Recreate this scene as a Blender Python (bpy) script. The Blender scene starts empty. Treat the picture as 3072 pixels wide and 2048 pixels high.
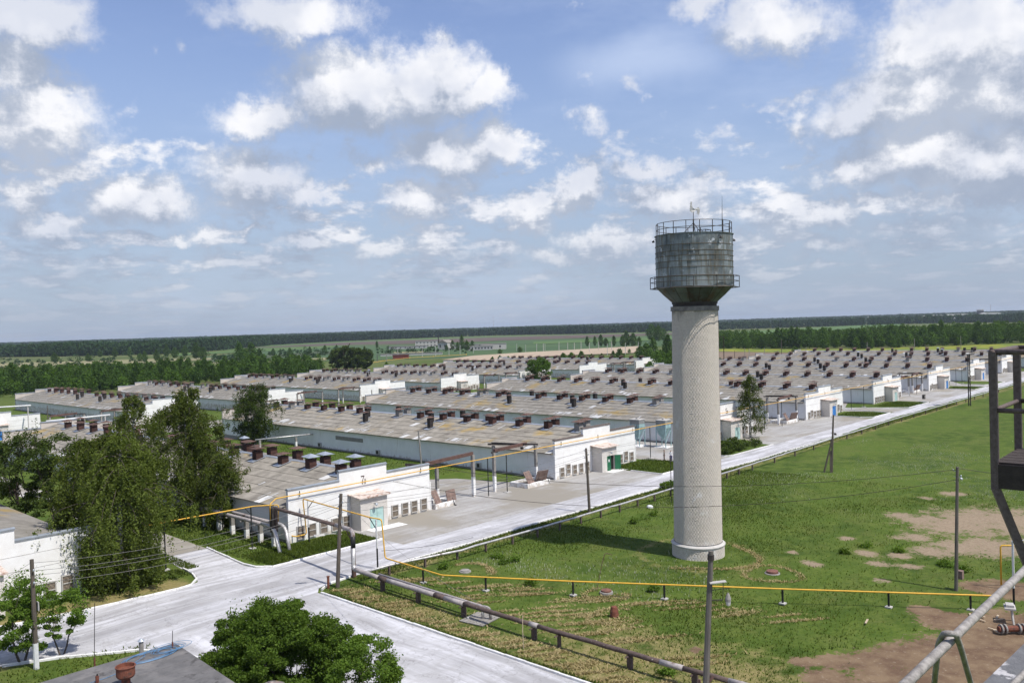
import bpy, bmesh, math, random
import numpy as np
from mathutils import Vector, Matrix
from math import sin, cos, pi, radians, sqrt, atan2
random.seed(7); rng = np.random.default_rng(7)
S = bpy.context.scene
COL = S.collection
# ---------------------------------------------------------------- camera
F, CX, CY, H = 2520., 1536., 1024., 22.
_roll = math.atan(.0316)
_pitch = math.atan((CY-(1027-.0316*CX))*cos(_roll)/F)
_yaw = radians(43.4)
FW = np.array([cos(_yaw)*cos(_pitch), sin(_yaw)*cos(_pitch), -sin(_pitch)])
R0 = np.array([sin(_yaw), -cos(_yaw), 0.]); U0 = np.cross(R0, FW)
RR = R0*cos(_roll)-U0*sin(_roll)*-1 if False else R0*cos(_roll)-U0*sin(_roll)
def ray(px, py):
    dx, dy = px-CX, -(py-CY)
    X = dx*cos(_roll)+dy*sin(_roll); Y = -dx*sin(_roll)+dy*cos(_roll)
    return FW*F+R0*X+U0*Y
def at(px, py, z=0.):
    d = ray(px, py); t = (z-H)/d[2]
    return (float(d[0]*t), float(d[1]*t))
xa = (ray(CX+1, CY)-ray(CX, CY)); ya = (ray(CX, CY-1)-ray(CX, CY))
cam = bpy.data.cameras.new('camera'); camo = bpy.data.objects.new('camera', cam); COL.objects.link(camo)
camo.matrix_world = Matrix(((xa[0], ya[0], -FW[0], 0), (xa[1], ya[1], -FW[1], 0), (xa[2], ya[2], -FW[2], H), (0, 0, 0, 1)))
cam.sensor_width = 36; cam.lens = F/3072*36; cam.clip_start = .2; cam.clip_end = 30000
S.camera = camo
# ---------------------------------------------------------------- sun and sky
sdir = Vector((.10, -1, math.tan(radians(59)))).normalized()       # towards the sun
sl = bpy.data.lights.new('sun', 'SUN'); sl.energy = 3.7; sl.angle = radians(.6); sl.color = (1, .965, .9)
so = bpy.data.objects.new('sun', sl); COL.objects.link(so)
so.rotation_euler = sdir.to_track_quat('Z', 'Y').to_euler()
W = bpy.data.worlds.new('World'); S.world = W; W.use_nodes = True
S.view_settings.view_transform = 'Standard'; S.view_settings.look = 'None'
S.view_settings.gamma = 1; S.view_settings.use_curve_mapping = False; S.view_settings.exposure = .4
cy = S.cycles if hasattr(S, 'cycles') else None
S.render.engine = 'CYCLES'
S.cycles.max_bounces = 4; S.cycles.diffuse_bounces = 2; S.cycles.glossy_bounces = 2; S.cycles.transmission_bounces = 2
S.cycles.transparent_max_bounces = 4; S.cycles.volume_bounces = 0
S.cycles.use_denoising = True
S.cycles.caustics_reflective = False; S.cycles.caustics_refractive = False
S.cycles.use_adaptive_sampling = True; S.cycles.adaptive_threshold = .02
W.cycles.sampling_method = 'MANUAL'; W.cycles.sample_map_resolution = 512

class NT:
    """small helper for wiring nodes"""
    def __init__(s, tree): s.t = tree; s.n = tree.nodes; s.l = tree.links
    def node(s, typ, **kw):
        n = s.n.new(typ)
        for k, v in kw.items(): setattr(n, k, v)
        return n
    def put(s, sock, v):
        if hasattr(v, 'is_output') or isinstance(v, bpy.types.NodeSocket): s.l.new(v, sock)
        else: sock.default_value = v
    def m(s, op, a, b=None, c=None, clamp=False):
        n = s.node('ShaderNodeMath', operation=op, use_clamp=clamp)
        s.put(n.inputs[0], a)
        if b is not None: s.put(n.inputs[1], b)
        if c is not None: s.put(n.inputs[2], c)
        return n.outputs[0]
    def v(s, op, a, b=None, sc=None):
        n = s.node('ShaderNodeVectorMath', operation=op)
        s.put(n.inputs[0], a)
        if b is not None: s.put(n.inputs[1], b)
        if sc is not None: s.put(n.inputs[3], sc)
        return n.outputs[1] if op in ('LENGTH', 'DOT_PRODUCT') else n.outputs[0]
    def noise(s, vec, scale, detail=4, rough=.55, out=0, **kw):
        n = s.node('ShaderNodeTexNoise', **kw)
        if vec is not None: s.put(n.inputs['Vector'], vec)
        n.inputs['Scale'].default_value = scale; n.inputs['Detail'].default_value = detail; n.inputs['Roughness'].default_value = rough
        return n.outputs[out]
    def smooth(s, x, a, b, lo=0., hi=1.):
        n = s.node('ShaderNodeMapRange', interpolation_type='SMOOTHSTEP')
        s.put(n.inputs[0], x); s.put(n.inputs[1], a); s.put(n.inputs[2], b); s.put(n.inputs[3], lo); s.put(n.inputs[4], hi)
        return n.outputs[0]
    def mix(s, f, a, b, typ='RGBA', blend='MIX'):
        n = s.node('ShaderNodeMix', data_type=typ, blend_type=blend) if typ == 'RGBA' else s.node('ShaderNodeMix', data_type=typ)
        i = {'RGBA': (0, 6, 7, 2), 'FLOAT': (0, 2, 3, 0)}[typ]
        s.put(n.inputs[i[0]], f); s.put(n.inputs[i[1]], a); s.put(n.inputs[i[2]], b)
        return n.outputs[i[3]]
    def xyz(s, x, y, z):
        n = s.node('ShaderNodeCombineXYZ')
        for k, q in enumerate((x, y, z)): s.put(n.inputs[k], q)
        return n.outputs[0]
    def sep(s, v):
        n = s.node('ShaderNodeSeparateXYZ'); s.put(n.inputs[0], v); return n.outputs

# clouds: azimuth/elevation (degrees) of their centres, half sizes, strength
CL = [(111,70,115,88,1),(52,215,88,95,.95),(98,400,172,110,1),(130,313,52,58,1),(862,40,190,75,.9),(880,125,50,52,.6),
(816,335,125,62,1),(1077,278,220,115,1.1),(1293,252,125,105,1.1),(1404,285,130,52,.95),(1315,180,46,50,.8),(1340,458,155,88,1),(1485,425,95,75,1.1),
(1110,500,62,42,.6),(398,600,165,80,1.05),(751,530,155,92,.9),(890,580,65,40,.95),(50,600,85,66,.85),(130,680,120,36,.85),(1235,620,105,60,.95),
(627,705,78,32,.8),(509,715,42,20,.75),(770,692,42,22,.75),(914,725,75,38,1),(1038,705,36,32,.9),(640,784,64,38,.8),
(1588,640,110,58,1),(1751,562,88,52,1.1),(1620,590,50,30,.6),(2010,590,135,60,1),(1941,493,145,36,.75),(1758,366,36,36,.45),
(2130,16,80,36,.75),(2352,85,155,78,.85),(2744,130,120,88,1.1),(2940,100,190,140,1.2),(2777,300,250,110,1.15),(2610,335,115,72,1),(2990,265,170,135,1.1),
(2777,480,270,88,1.1),(3010,500,160,105,1.1),(2550,505,105,45,.95),(2411,665,175,52,.9),(2520,640,88,42,.95),(2409,360,42,34,.5),(2900,610,250,40,.8),
(1150,752,120,34,.6),(1320,745,100,34,.75),(1830,705,150,48,.85),(1700,760,160,34,.6),(310,790,60,14,.6),(1480,760,110,40,.6),(2260,720,90,30,.6),(2760,700,200,40,.55),(200,800,160,26,.5),(2480,760,160,26,.5)]
def azel(px, py):
    d = ray(px, py); d = d/np.linalg.norm(d)
    return math.degrees(atan2(d[1], d[0])), math.degrees(math.asin(d[2]))
def cloud_group():
    g = bpy.data.node_groups.new('cloud_density', 'ShaderNodeTree')
    g.interface.new_socket('P', in_out='INPUT', socket_type='NodeSocketVector')
    g.interface.new_socket('D', in_out='OUTPUT', socket_type='NodeSocketFloat')
    q = NT(g); gi = q.node('NodeGroupInput'); go = q.node('NodeGroupOutput')
    P0 = gi.outputs[0]
    n1 = q.noise(P0, .19, 6, .66, out=1)
    w = q.v('SCALE', q.v('SUBTRACT', n1, (.5, .5, .5)), sc=6.2)
    P = q.v('MULTIPLY', q.v('ADD', P0, w), (1, 1, 0))
    acc = None
    for (px, py, a, b, st) in CL:
        az, el = azel(px, py)
        ar, b_ = math.degrees(math.atan(a/F))/cos(radians(el)), math.degrees(math.atan(b/F))
        r = q.v('LENGTH', q.v('MULTIPLY', q.v('SUBTRACT', P, (az, el, 0)), (1/ar/1.2, 1/b_/1.2, 0)))
        d = q.m('MULTIPLY', q.m('SUBTRACT', 1.0, r), st) if st != 1 else q.m('SUBTRACT', 1.0, r)
        acc = d if acc is None else q.m('SMOOTH_MAX', acc, d, .12)
    # small flattened clouds towards the horizon, broken cumulus everywhere outside the frame
    s = q.sep(P0)
    el = q.m('MAXIMUM', s[1], .3)
    le = q.m('LOGARITHM', q.m('ADD', el, 2.), 2.718)
    fl = q.xyz(q.m('MULTIPLY', s[0], .34), q.m('MULTIPLY', le, 7.5), 3.3)
    nf = q.noise(fl, 1.0, 5, .56)
    cov = q.mix(q.smooth(s[1], 1.5, 9.0), .22, q.smooth(s[1], 9., 17., .20, -.50), 'FLOAT')
    small = q.m('ADD', q.m('MULTIPLY', q.m('SUBTRACT', nf, .53), 3.4), cov)
    rest = q.smooth(q.m('ABSOLUTE', q.m('SUBTRACT', s[0], 43.4)), 36., 60., -1.2, .0)
    high = q.smooth(s[1], 25., 34., -1.2, .0)
    n2 = q.noise(q.v('MULTIPLY', P0, (1, 1.6, 1)), .055, 6, .6)
    other = q.m('ADD', q.m('MULTIPLY', q.m('SUBTRACT', n2, .53), 4.), q.m('MAXIMUM', rest, high))
    acc = q.m('SMOOTH_MAX', acc, small, .10)
    acc = q.m('MAXIMUM', acc, other)
    n3 = q.noise(P0, .62, 7, .66)
    D = q.m('ADD', acc, q.m('MULTIPLY', q.m('SUBTRACT', n3, .5), .85))
    q.l.new(D, go.inputs[0])
    return g
def build_world():
    q = NT(W.node_tree); q.n.clear()
    out = q.node('ShaderNodeOutputWorld')
    sky = q.node('ShaderNodeTexSky', sky_type='NISHITA', sun_disc=False, sun_elevation=math.asin(sdir.z),
                 sun_rotation=atan2(sdir.x, sdir.y), altitude=100, air_density=1.0, dust_density=.6, ozone_density=2.2)
    tc = q.node('ShaderNodeTexCoord'); s = q.sep(tc.outputs['Generated'])
    az = q.m('MULTIPLY', q.m('ARCTAN2', s[1], s[0]), 180/pi); el = q.m('MULTIPLY', q.m('ARCSINE', s[2]), 180/pi)
    P = q.xyz(az, el, 0.)
    g = cloud_group()
    a = q.node('ShaderNodeGroup', node_tree=g); q.l.new(P, a.inputs[0])
    b = q.node('ShaderNodeGroup', node_tree=g); q.l.new(q.v('ADD', P, q.xyz(-.4, q.smooth(el, 1., 16., .7, 2.6), 0.)), b.inputs[0])
    D, D2 = a.outputs[0], b.outputs[0]
    alpha = q.m('MULTIPLY', q.smooth(D, -.16, .56), q.smooth(el, .0, 9., .6, 1.))
    n = q.noise(P, .55, 6, .66)
    lit = q.smooth(q.m('ADD', q.m('SUBTRACT', D, D2), q.m('MULTIPLY', q.m('SUBTRACT', n, .5), 1.15)), -.26, .62)
    body = q.smooth(q.noise(P, .13, 4, .6), .4, .62)
    col = q.mix(lit, q.mix(body, (.36, .42, .54, 1), (.46, .515, .625, 1)), q.mix(body, (.70, .735, .83, 1), (.93, .935, .97, 1)))
    # far clouds sink into the haze colour
    col = q.mix(q.smooth(el, 0., 8., .80, 0.), col, (.36, .42, .53, 1))
    # cirrus veil
    cir = q.noise(q.v('MULTIPLY', q.v('ADD', P, (0, 0, 7.)), (.5, 1.6, 1)), .08, 6, .65)
    b0, e0 = azel(1928, 190)
    r = q.v('LENGTH', q.v('MULTIPLY', q.v('SUBTRACT', q.v('ADD', P, q.v('SCALE', q.noise(P, .2, 3, .5, out=1), sc=2.5)), (b0+1.25, e0+1.25, 0)), (1/6.4, 1/1.9, 0)))
    cv = q.m('ADD', q.m('MULTIPLY', q.smooth(cir, .44, .74), .26), q.m('MULTIPLY', q.smooth(r, 1.25, .1), .50), clamp=True)
    bg = q.node('ShaderNodeBackground'); bg.inputs[1].default_value = .125
    hs = q.node('ShaderNodeHueSaturation'); hs.inputs['Saturation'].default_value = .98; hs.inputs['Hue'].default_value = .512; hs.inputs['Value'].default_value = 1.0
    q.l.new(sky.outputs[0], hs.inputs['Color']); q.l.new(hs.outputs[0], bg.inputs[0])
    bc = q.node('ShaderNodeBackground'); q.l.new(col, bc.inputs[0]); bc.inputs[1].default_value = .80
    bh = q.node('ShaderNodeBackground'); bh.inputs[0].default_value = (.27, .33, .445, 1); bh.inputs[1].default_value = 1.0
    mh = q.node('ShaderNodeMixShader'); q.l.new(q.smooth(el, -1., 23., .92, .0), mh.inputs[0]); q.l.new(bg.outputs[0], mh.inputs[1]); q.l.new(bh.outputs[0], mh.inputs[2])
    bv = q.node('ShaderNodeBackground'); bv.inputs[0].default_value = (.52, .60, .76, 1); bv.inputs[1].default_value = 1.0
    m0 = q.node('ShaderNodeMixShader'); q.l.new(cv, m0.inputs[0]); q.l.new(mh.outputs[0], m0.inputs[1]); q.l.new(bv.outputs[0], m0.inputs[2])
    m1 = q.node('ShaderNodeMixShader'); q.l.new(alpha, m1.inputs[0]); q.l.new(m0.outputs[0], m1.inputs[1]); q.l.new(bc.outputs[0], m1.inputs[2])
    q.l.new(m1.outputs[0], out.inputs[0])
build_world()

# ---------------------------------------------------------------- materials
MATS = {}
def mat(name, c1, c2=None, scale=1., rough=.85, metal=0., bump=0., bscale=None, stain=None, sscale=.3, sth=(.55, .7), objvar=0., stretch=(1, 1, 1), detail=5, coat=None, third=None, foot=False):
    """noise mix of two colours + stain colour + optional per-object shade variation and bump"""
    m = bpy.data.materials.new(name); m.use_nodes = True; q = NT(m.node_tree)
    b = q.n['Principled BSDF']; b.inputs['Roughness'].default_value = rough; b.inputs['Metallic'].default_value = metal
    b.inputs['Specular IOR Level'].default_value = .3
    geo = q.node('ShaderNodeNewGeometry'); P = q.v('MULTIPLY', geo.outputs['Position'], stretch)
    c1 = (*c1, 1); c2 = (*c2, 1) if c2 else c1
    c = q.mix(q.smooth(q.noise(P, scale, detail, .6), .3, .7), c1, c2)
    if third: c = q.mix(q.smooth(q.noise(P, third[1], 4, .65), third[2], third[3]), c, (*third[0], 1))
    if stain: c = q.mix(q.smooth(q.noise(P, sscale, 6, .62), *sth), c, (*stain, 1))
    if foot:
        zz = q.sep(geo.outputs['Position'])[2]
        c = q.mix(q.m('MULTIPLY', q.smooth(q.m('ADD', q.smooth(zz, 1.9, -.2), q.m('MULTIPLY', q.m('SUBTRACT', q.noise(P, 1.6, 6, .68), .5), 2.2)), .75, 1.05), .75), c, (.47, .40, .32, 1))
        c = q.mix(q.m('MULTIPLY', q.smooth(q.noise(q.v('MULTIPLY', geo.outputs['Position'], (1.4, 1.4, .18)), 1.5, 4, .6), .60, .75), .35), c, (.50, .46, .40, 1))
    if objvar:
        oi = q.node('ShaderNodeObjectInfo')
        f = q.m('ADD', q.m('MULTIPLY', oi.outputs['Random'], 2*objvar), 1-objvar)
        c = q.v('SCALE', c, sc=f)
    q.l.new(c, b.inputs['Base Color'])
    if bump:
        bn = q.node('ShaderNodeBump'); bn.inputs['Strength'].default_value = bump; bn.inputs['Distance'].default_value = .05
        q.l.new(q.noise(P, bscale or scale*6, 5, .65), bn.inputs['Height']); q.l.new(bn.outputs[0], b.inputs['Normal'])
    MATS[name] = m; return m
def leafmat(name, c1, c2, trans=.3, tip=None):
    m = bpy.data.materials.new(name); m.use_nodes = True; q = NT(m.node_tree); q.n.clear()
    o = q.node('ShaderNodeOutputMaterial'); at_ = q.node('ShaderNodeAttribute', attribute_name='tone')
    oi = q.node('ShaderNodeObjectInfo')
    c = q.mix(at_.outputs['Fac'], (*c1, 1), (*c2, 1))
    c = q.v('SCALE', c, sc=q.m('ADD', q.m('MULTIPLY', oi.outputs['Random'], .4), .8))
    d = q.node('ShaderNodeBsdfDiffuse'); t = q.node('ShaderNodeBsdfTranslucent'); mx = q.node('ShaderNodeMixShader'); mx.inputs[0].default_value = trans
    q.l.new(c, d.inputs[0]); q.l.new(q.v('MULTIPLY', c, (1.25, 1.25, .5)), t.inputs[0])
    q.l.new(d.outputs[0], mx.inputs[1]); q.l.new(t.outputs[0], mx.inputs[2]); q.l.new(mx.outputs[0], o.inputs[0])
    MATS[name] = m; return m
white = mat('white_paint', (.82, .81, .79), (.75, .73, .70), .9, .8, bump=.12, bscale=6, stain=(.46, .41, .34), sscale=.55, sth=(.70, .88), foot=True)
sidew = mat('side_whitewash', (.84, .83, .82), (.77, .76, .75), .5, .85, bump=.15, bscale=5, stain=(.38, .37, .35), sscale=.35, sth=(.66, .85), foot=True)
beige = mat('beige_plaster', (.55, .50, .44), (.47, .42, .37), .6, .85, bump=.1)
lime = mat('limewash_kerb', (.78, .77, .75), (.62, .60, .57), 3., .85, bump=.2, bscale=20, objvar=.08)
slate = mat('asbestos_slate', (.185, .168, .142), (.265, .242, .208), .8, .9, bump=.12, bscale=9, stain=(.30, .215, .085), sscale=.16, sth=(.565, .70), objvar=.10, third=((.155, .138, .118), .5, .50, .72))
slatefar = mat('asbestos_slate_far', (.195, .178, .150), (.27, .248, .214), .8, .9, bump=.12, bscale=9, stain=(.30, .215, .085), sscale=.13, sth=(.555, .70), third=((.175, .155, .132), .5, .5, .72))
slatenew = mat('new_slate', (.52, .52, .51), (.42, .41, .40), 1.5, .85, objvar=.08)
zinc = mat('zinc_sheet', (.48, .51, .55), (.36, .39, .43), 1.3, .45, .55, stain=(.25, .17, .11), sscale=1.4, sth=(.62, .75))
coping = mat('coping_zinc', (.36, .39, .42), (.27, .29, .31), 1., .55, .4)
copingb = mat('coping_rusty', (.13, .10, .085), (.09, .07, .06), 1., .7)
rust = mat('rust_brown', (.085, .040, .030), (.058, .029, .023), 2.2, .85, bump=.2, stain=(.035, .022, .018), sscale=1.2, sth=(.55, .75), objvar=.25)
rustcap = mat('rusty_sheet', (.13, .075, .056), (.085, .052, .042), 2., .8, objvar=.25)
polem = mat('dark_pole_concrete', (.15, .135, .115), (.10, .09, .078), 3., .9, bump=.3, stretch=(1, 1, .2))
dark = mat('dark_steel', (.030, .026, .024), (.055, .045, .038), 3., .65, bump=.1)
beamb = mat('painted_beam_brown', (.135, .075, .058), (.095, .055, .045), 2., .7, stain=(.05, .03, .02), sscale=2)
conc = mat('weathered_concrete', (.30, .28, .255), (.22, .205, .185), 2.5, .9, bump=.3, bscale=18)
concw = mat('pale_concrete', (.50, .48, .45), (.40, .38, .35), 1.5, .9, bump=.2)
wood = mat('grey_pole_wood', (.135, .11, .088), (.09, .075, .06), 4., .9, bump=.3, stretch=(1, 1, .2))
yel = mat('yellow_gas_paint', (.76, .43, .055), (.64, .36, .05), 2., .45)
lag = mat('pipe_lagging', (.40, .36, .345), (.29, .26, .25), 2.5, .85, bump=.25, bscale=10, stain=(.14, .09, .07), sscale=.9, sth=(.58, .68))
lagd = mat('rusted_pipe', (.13, .095, .082), (.08, .055, .048), 3., .85, bump=.4, bscale=12, stain=(.34, .30, .28), sscale=3, sth=(.62, .7))
foil = mat('foil_lagging', (.60, .58, .56), (.42, .40, .39), 3., .4, .45, bump=.6, bscale=9, stain=(.2, .17, .15), sscale=1.5, sth=(.6, .72))
black = mat('black_paint', (.02, .02, .02), None, 1., .5)
wpost = mat('white_post', (.72, .72, .71), (.6, .6, .59), 3., .6)
glassm = mat('dark_opening', (.018, .017, .016), None, 1., .4)
slat_m = mat('louvre_slat', (.26, .215, .165), (.17, .135, .10), 5., .8)
teal = mat('turquoise_paint', (.42, .58, .54), (.34, .49, .46), 2., .6)
green = mat('green_paint', (.015, .10, .045), (.02, .13, .06), 2., .5)
blue = mat('blue_paint', (.05, .19, .50), (.06, .22, .55), 2., .5)
silom = mat('silo_teal', (.35, .50, .50), (.26, .38, .38), 1.5, .6, stain=(.16, .11, .08), sscale=1.2, sth=(.6, .75))
silog = mat('silo_panel', (.30, .31, .30), (.22, .22, .21), 1.5, .6, .2)
lidm = mat('rusty_lid', (.25, .175, .145), (.17, .115, .095), 2., .8)
bark = mat('bark_brown', (.10, .08, .062), (.06, .05, .04), 4., .95, bump=.4)
birchbark = mat('birch_bark', (.55, .53, .50), (.40, .38, .35), 6., .85, stain=(.03, .028, .025), sscale=3., sth=(.5, .58), stretch=(1, 1, 2.5))
rail_m = mat('weathered_rail', (.40, .37, .34), (.22, .20, .185), 22., .7, .2, bump=.3, bscale=60)
frame_m = mat('brown_steel', (.12, .088, .078), (.19, .145, .13), 25., .6, .2, bump=.4, bscale=90, stain=(.22, .17, .14), sscale=20, sth=(.64, .75))
plank_m = mat('dark_planks', (.065, .050, .043), (.045, .035, .03), 14., .85, bump=.4, bscale=40)
ledge_m = mat('grey_bitumen_ledge', (.17, .17, .175), (.12, .12, .125), 9., .9, bump=.5, bscale=30, stain=(.48, .46, .46), sscale=2.2, sth=(.58, .62))
bitumen = mat('bitumen_roof', (.115, .110, .108), (.155, .148, .145), 1.2, .92, bump=.4, bscale=7, stain=(.20, .185, .175), sscale=.6, sth=(.5, .75), third=((.075, .07, .068), 1.6, .55, .68))
hosem = mat('blue_hose', (.08, .19, .34), (.10, .24, .42), 3., .45)
drum_m = mat('rusted_drum', (.21, .075, .045), (.13, .045, .03), 5., .8, bump=.3, stain=(.07, .04, .03), sscale=3, sth=(.55, .7))
dome_m = mat('brown_grey_dome', (.27, .235, .21), (.20, .17, .155), 3., .6, .2, stain=(.36, .25, .13), sscale=2)
redb = mat('red_tank', (.19, .05, .035), (.14, .04, .03), 2., .7)
coverm = mat('rust_cover', (.22, .10, .075), (.15, .07, .05), 4., .8, bump=.3)
cinder = mat('grey_block_wall', (.42, .41, .41), (.35, .34, .34), .2, .9)
skinm = mat('skin', (.42, .25, .17), None, 1., .6)
shirt_b = mat('brown_overalls', (.11, .08, .06), (.16, .12, .09), 9., .9)
shirt_w = mat('white_shirt', (.68, .68, .68), None, 1., .9)
trous = mat('blue_trousers', (.03, .035, .14), None, 1., .9)
hairm = mat('dark_hair', (.02, .015, .012), None, 1., .8)
wood_p = mat('fresh_wood', (.52, .42, .30), (.40, .31, .21), 6., .85)
galv = mat('galvanised_rooster', (.62, .60, .56), (.45, .43, .40), 4., .5, .3)
L_birch = leafmat('birch_leaves', (.058, .085, .016), (.150, .185, .045), .36)
L_dark = leafmat('dark_leaves', (.034, .058, .014), (.092, .125, .032), .28)
L_bush = leafmat('ash_leaves', (.052, .105, .014), (.165, .245, .045), .38)
L_wood = leafmat('wood_leaves', (.042, .090, .018), (.090, .150, .034), .3)
L_wood2 = leafmat('wood_leaves_fresh', (.055, .110, .018), (.100, .170, .030), .28)
L_for = leafmat('forest_leaves', (.022, .048, .018), (.042, .075, .028), .2)
L_grass = leafmat('grass_blades', (.040, .070, .012), (.130, .162, .034), .28)
L_hay = leafmat('hay_stalks', (.30, .235, .11), (.46, .38, .21), .2)
L_flow = leafmat('white_flowers', (.34, .36, .22), (.62, .62, .50), .1)

# ---------------------------------------------------------------- mesh helpers
class MB:
    def __init__(s): s.v = []; s.f = []; s.mi = []
    def add(s, vs, fs, mi=0):
        o = len(s.v); s.v += [tuple(map(float, p)) for p in vs]; s.f += [tuple(i+o for i in f) for f in fs]; s.mi += [mi]*len(fs); return s
    def box(s, x0, y0, z0, x1, y1, z1, mi=0):
        return s.add([(x0,y0,z0),(x1,y0,z0),(x1,y1,z0),(x0,y1,z0),(x0,y0,z1),(x1,y0,z1),(x1,y1,z1),(x0,y1,z1)],
                     [(0,3,2,1),(4,5,6,7),(0,1,5,4),(1,2,6,5),(2,3,7,6),(3,0,4,7)], mi)
    def tube(s, pts, r, n=8, caps=True, mi=0):
        P = [Vector(p) for p in pts]; R = r if isinstance(r, (list, tuple)) else [r]*len(P)
        vs = []; fs = []
        up = Vector((0, 0, 1)); prev = None
        for i, p in enumerate(P):
            d = (P[min(i+1, len(P)-1)]-P[max(i-1, 0)]).normalized()
            if prev is None:
                a = d.cross(up if abs(d.z) < .95 else Vector((1, 0, 0))).normalized()
            else:
                a = (prev-d*prev.dot(d)); a = a.normalized() if a.length > 1e-6 else d.orthogonal().normalized()
            prev = a; b = d.cross(a)
            vs += [p+(a*cos(2*pi*k/n)+b*sin(2*pi*k/n))*R[i] for k in range(n)]
        for i in range(len(P)-1):
            for k in range(n): fs.append((i*n+k, i*n+(k+1) % n, (i+1)*n+(k+1) % n, (i+1)*n+k))
        if caps: fs.append(tuple(range(n-1, -1, -1))); fs.append(tuple((len(P)-1)*n+k for k in range(n)))
        return s.add(vs, fs, mi)
    def bar(s, a, b, w, h=None, mi=0):
        """rectangular bar from a to b"""
        h = h or w; a = Vector(a); b = Vector(b); d = (b-a).normalized()
        sx = d.cross(Vector((0, 0, 1)));  sx = sx.normalized() if sx.length > .05 else Vector((1, 0, 0))
        sy = sx.cross(d)
        vs = [p+sx*(w/2*i)+sy*(h/2*j) for p in (a, b) for i, j in ((-1,-1),(1,-1),(1,1),(-1,1))]
        return s.add(vs, [(0,1,2,3),(7,6,5,4),(0,4,5,1),(1,5,6,2),(2,6,7,3),(3,7,4,0)], mi)
    def lathe(s, prof, n=24, c=(0, 0), mi=0, cap0=False, cap1=False):
        vs = [(c[0]+r*cos(2*pi*k/n), c[1]+r*sin(2*pi*k/n), z) for r, z in prof for k in range(n)]
        fs = [(i*n+k, i*n+(k+1) % n, (i+1)*n+(k+1) % n, (i+1)*n+k) for i in range(len(prof)-1) for k in range(n)]
        if cap0: fs.append(tuple(range(n-1, -1, -1)))
        if cap1: fs.append(tuple((len(prof)-1)*n+k for k in range(n)))
        return s.add(vs, fs, mi)
    def prism(s, poly, y0, y1, axis='y', mi=0):
        """poly in (x,z) extruded along y"""
        n = len(poly)
        vs = [(x, y0, z) for x, z in poly]+[(x, y1, z) for x, z in poly]
        fs = [tuple(range(n)), tuple(range(2*n-1, n-1, -1))]+[(i, i+n, (i+1) % n+n, (i+1) % n) for i in range(n)]
        return s.add(vs, fs, mi)
    def mesh(s, name, mats, smooth=False):
        me = bpy.data.meshes.new(name); me.from_pydata(s.v, [], s.f)
        for m in (mats if isinstance(mats, (list, tuple)) else [mats]):
            if m: me.materials.append(m)
        if any(s.mi): me.polygons.foreach_set('material_index', s.mi)
        if smooth: me.polygons.foreach_set('use_smooth', [True]*len(me.polygons))
        me.update(); return me
    def build(s, name, mats, parent=None, smooth=False, loc=None, rot=None):
        return link(name, s.mesh(name, mats, smooth), parent, loc, rot)
def link(name, me, parent=None, loc=None, rot=None):
    o = bpy.data.objects.new(name, me); COL.objects.link(o)
    if parent is not None: o.parent = parent
    if loc: o.location = loc
    if rot: o.rotation_euler = rot
    return o
def tag(o, label=None, cat=None, group=None, kind=None):
    if label: o['label'] = label
    if cat: o['category'] = cat
    if group: o['group'] = group
    if kind: o['kind'] = kind
    return o
def thing(name, label, cat, loc=(0, 0, 0), rz=0., group=None):
    o = bpy.data.objects.new(name, None); COL.objects.link(o); o.empty_display_size = .2
    o.location = loc; o.rotation_euler = (0, 0, rz); return tag(o, label, cat, group)
def kids(o): return [c for c in bpy.data.objects if c.parent == o]
def copy_tree(o, parent=None, name=None):
    c = o.copy(); COL.objects.link(c); c.parent = parent
    for ch in list(o.children): copy_tree(ch, c)
    return c
def sstep(a, b, x): t = min(1, max(0, (x-a)/(b-a))); return t*t*(3-2*t)
def T(x, y):
    """height of the ground: level yard, a gentle fall behind the first row of houses"""
    return -1.75*max(sstep(150, 200, y), sstep(345, 430, x))
def G(px, py): 
    x, y = at(px, py, 0)
    for _ in range(3): x, y = at(px, py, T(x, y))
    return x, y
def fbm(x, y, s=1., o=4, seed=0):
    """cheap smooth value noise"""
    x = np.asarray(x, float)*s; y = np.asarray(y, float)*s; out = 0; a = .5
    for k in range(o):
        xi, yi = np.floor(x), np.floor(y); fx, fy = x-xi, y-yi; fx = fx*fx*(3-2*fx); fy = fy*fy*(3-2*fy)
        def h(i, j): 
            v = np.sin(i*127.1+j*311.7+seed*17.3+k*5.1)*43758.5453; return v-np.floor(v)
        out = out+a*((h(xi,yi)*(1-fx)+h(xi+1,yi)*fx)*(1-fy)+(h(xi,yi+1)*(1-fx)+h(xi+1,yi+1)*fx)*fy)
        x, y, a = x*2.03+13.7, y*2.03+7.1, a*.5
    return out
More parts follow.
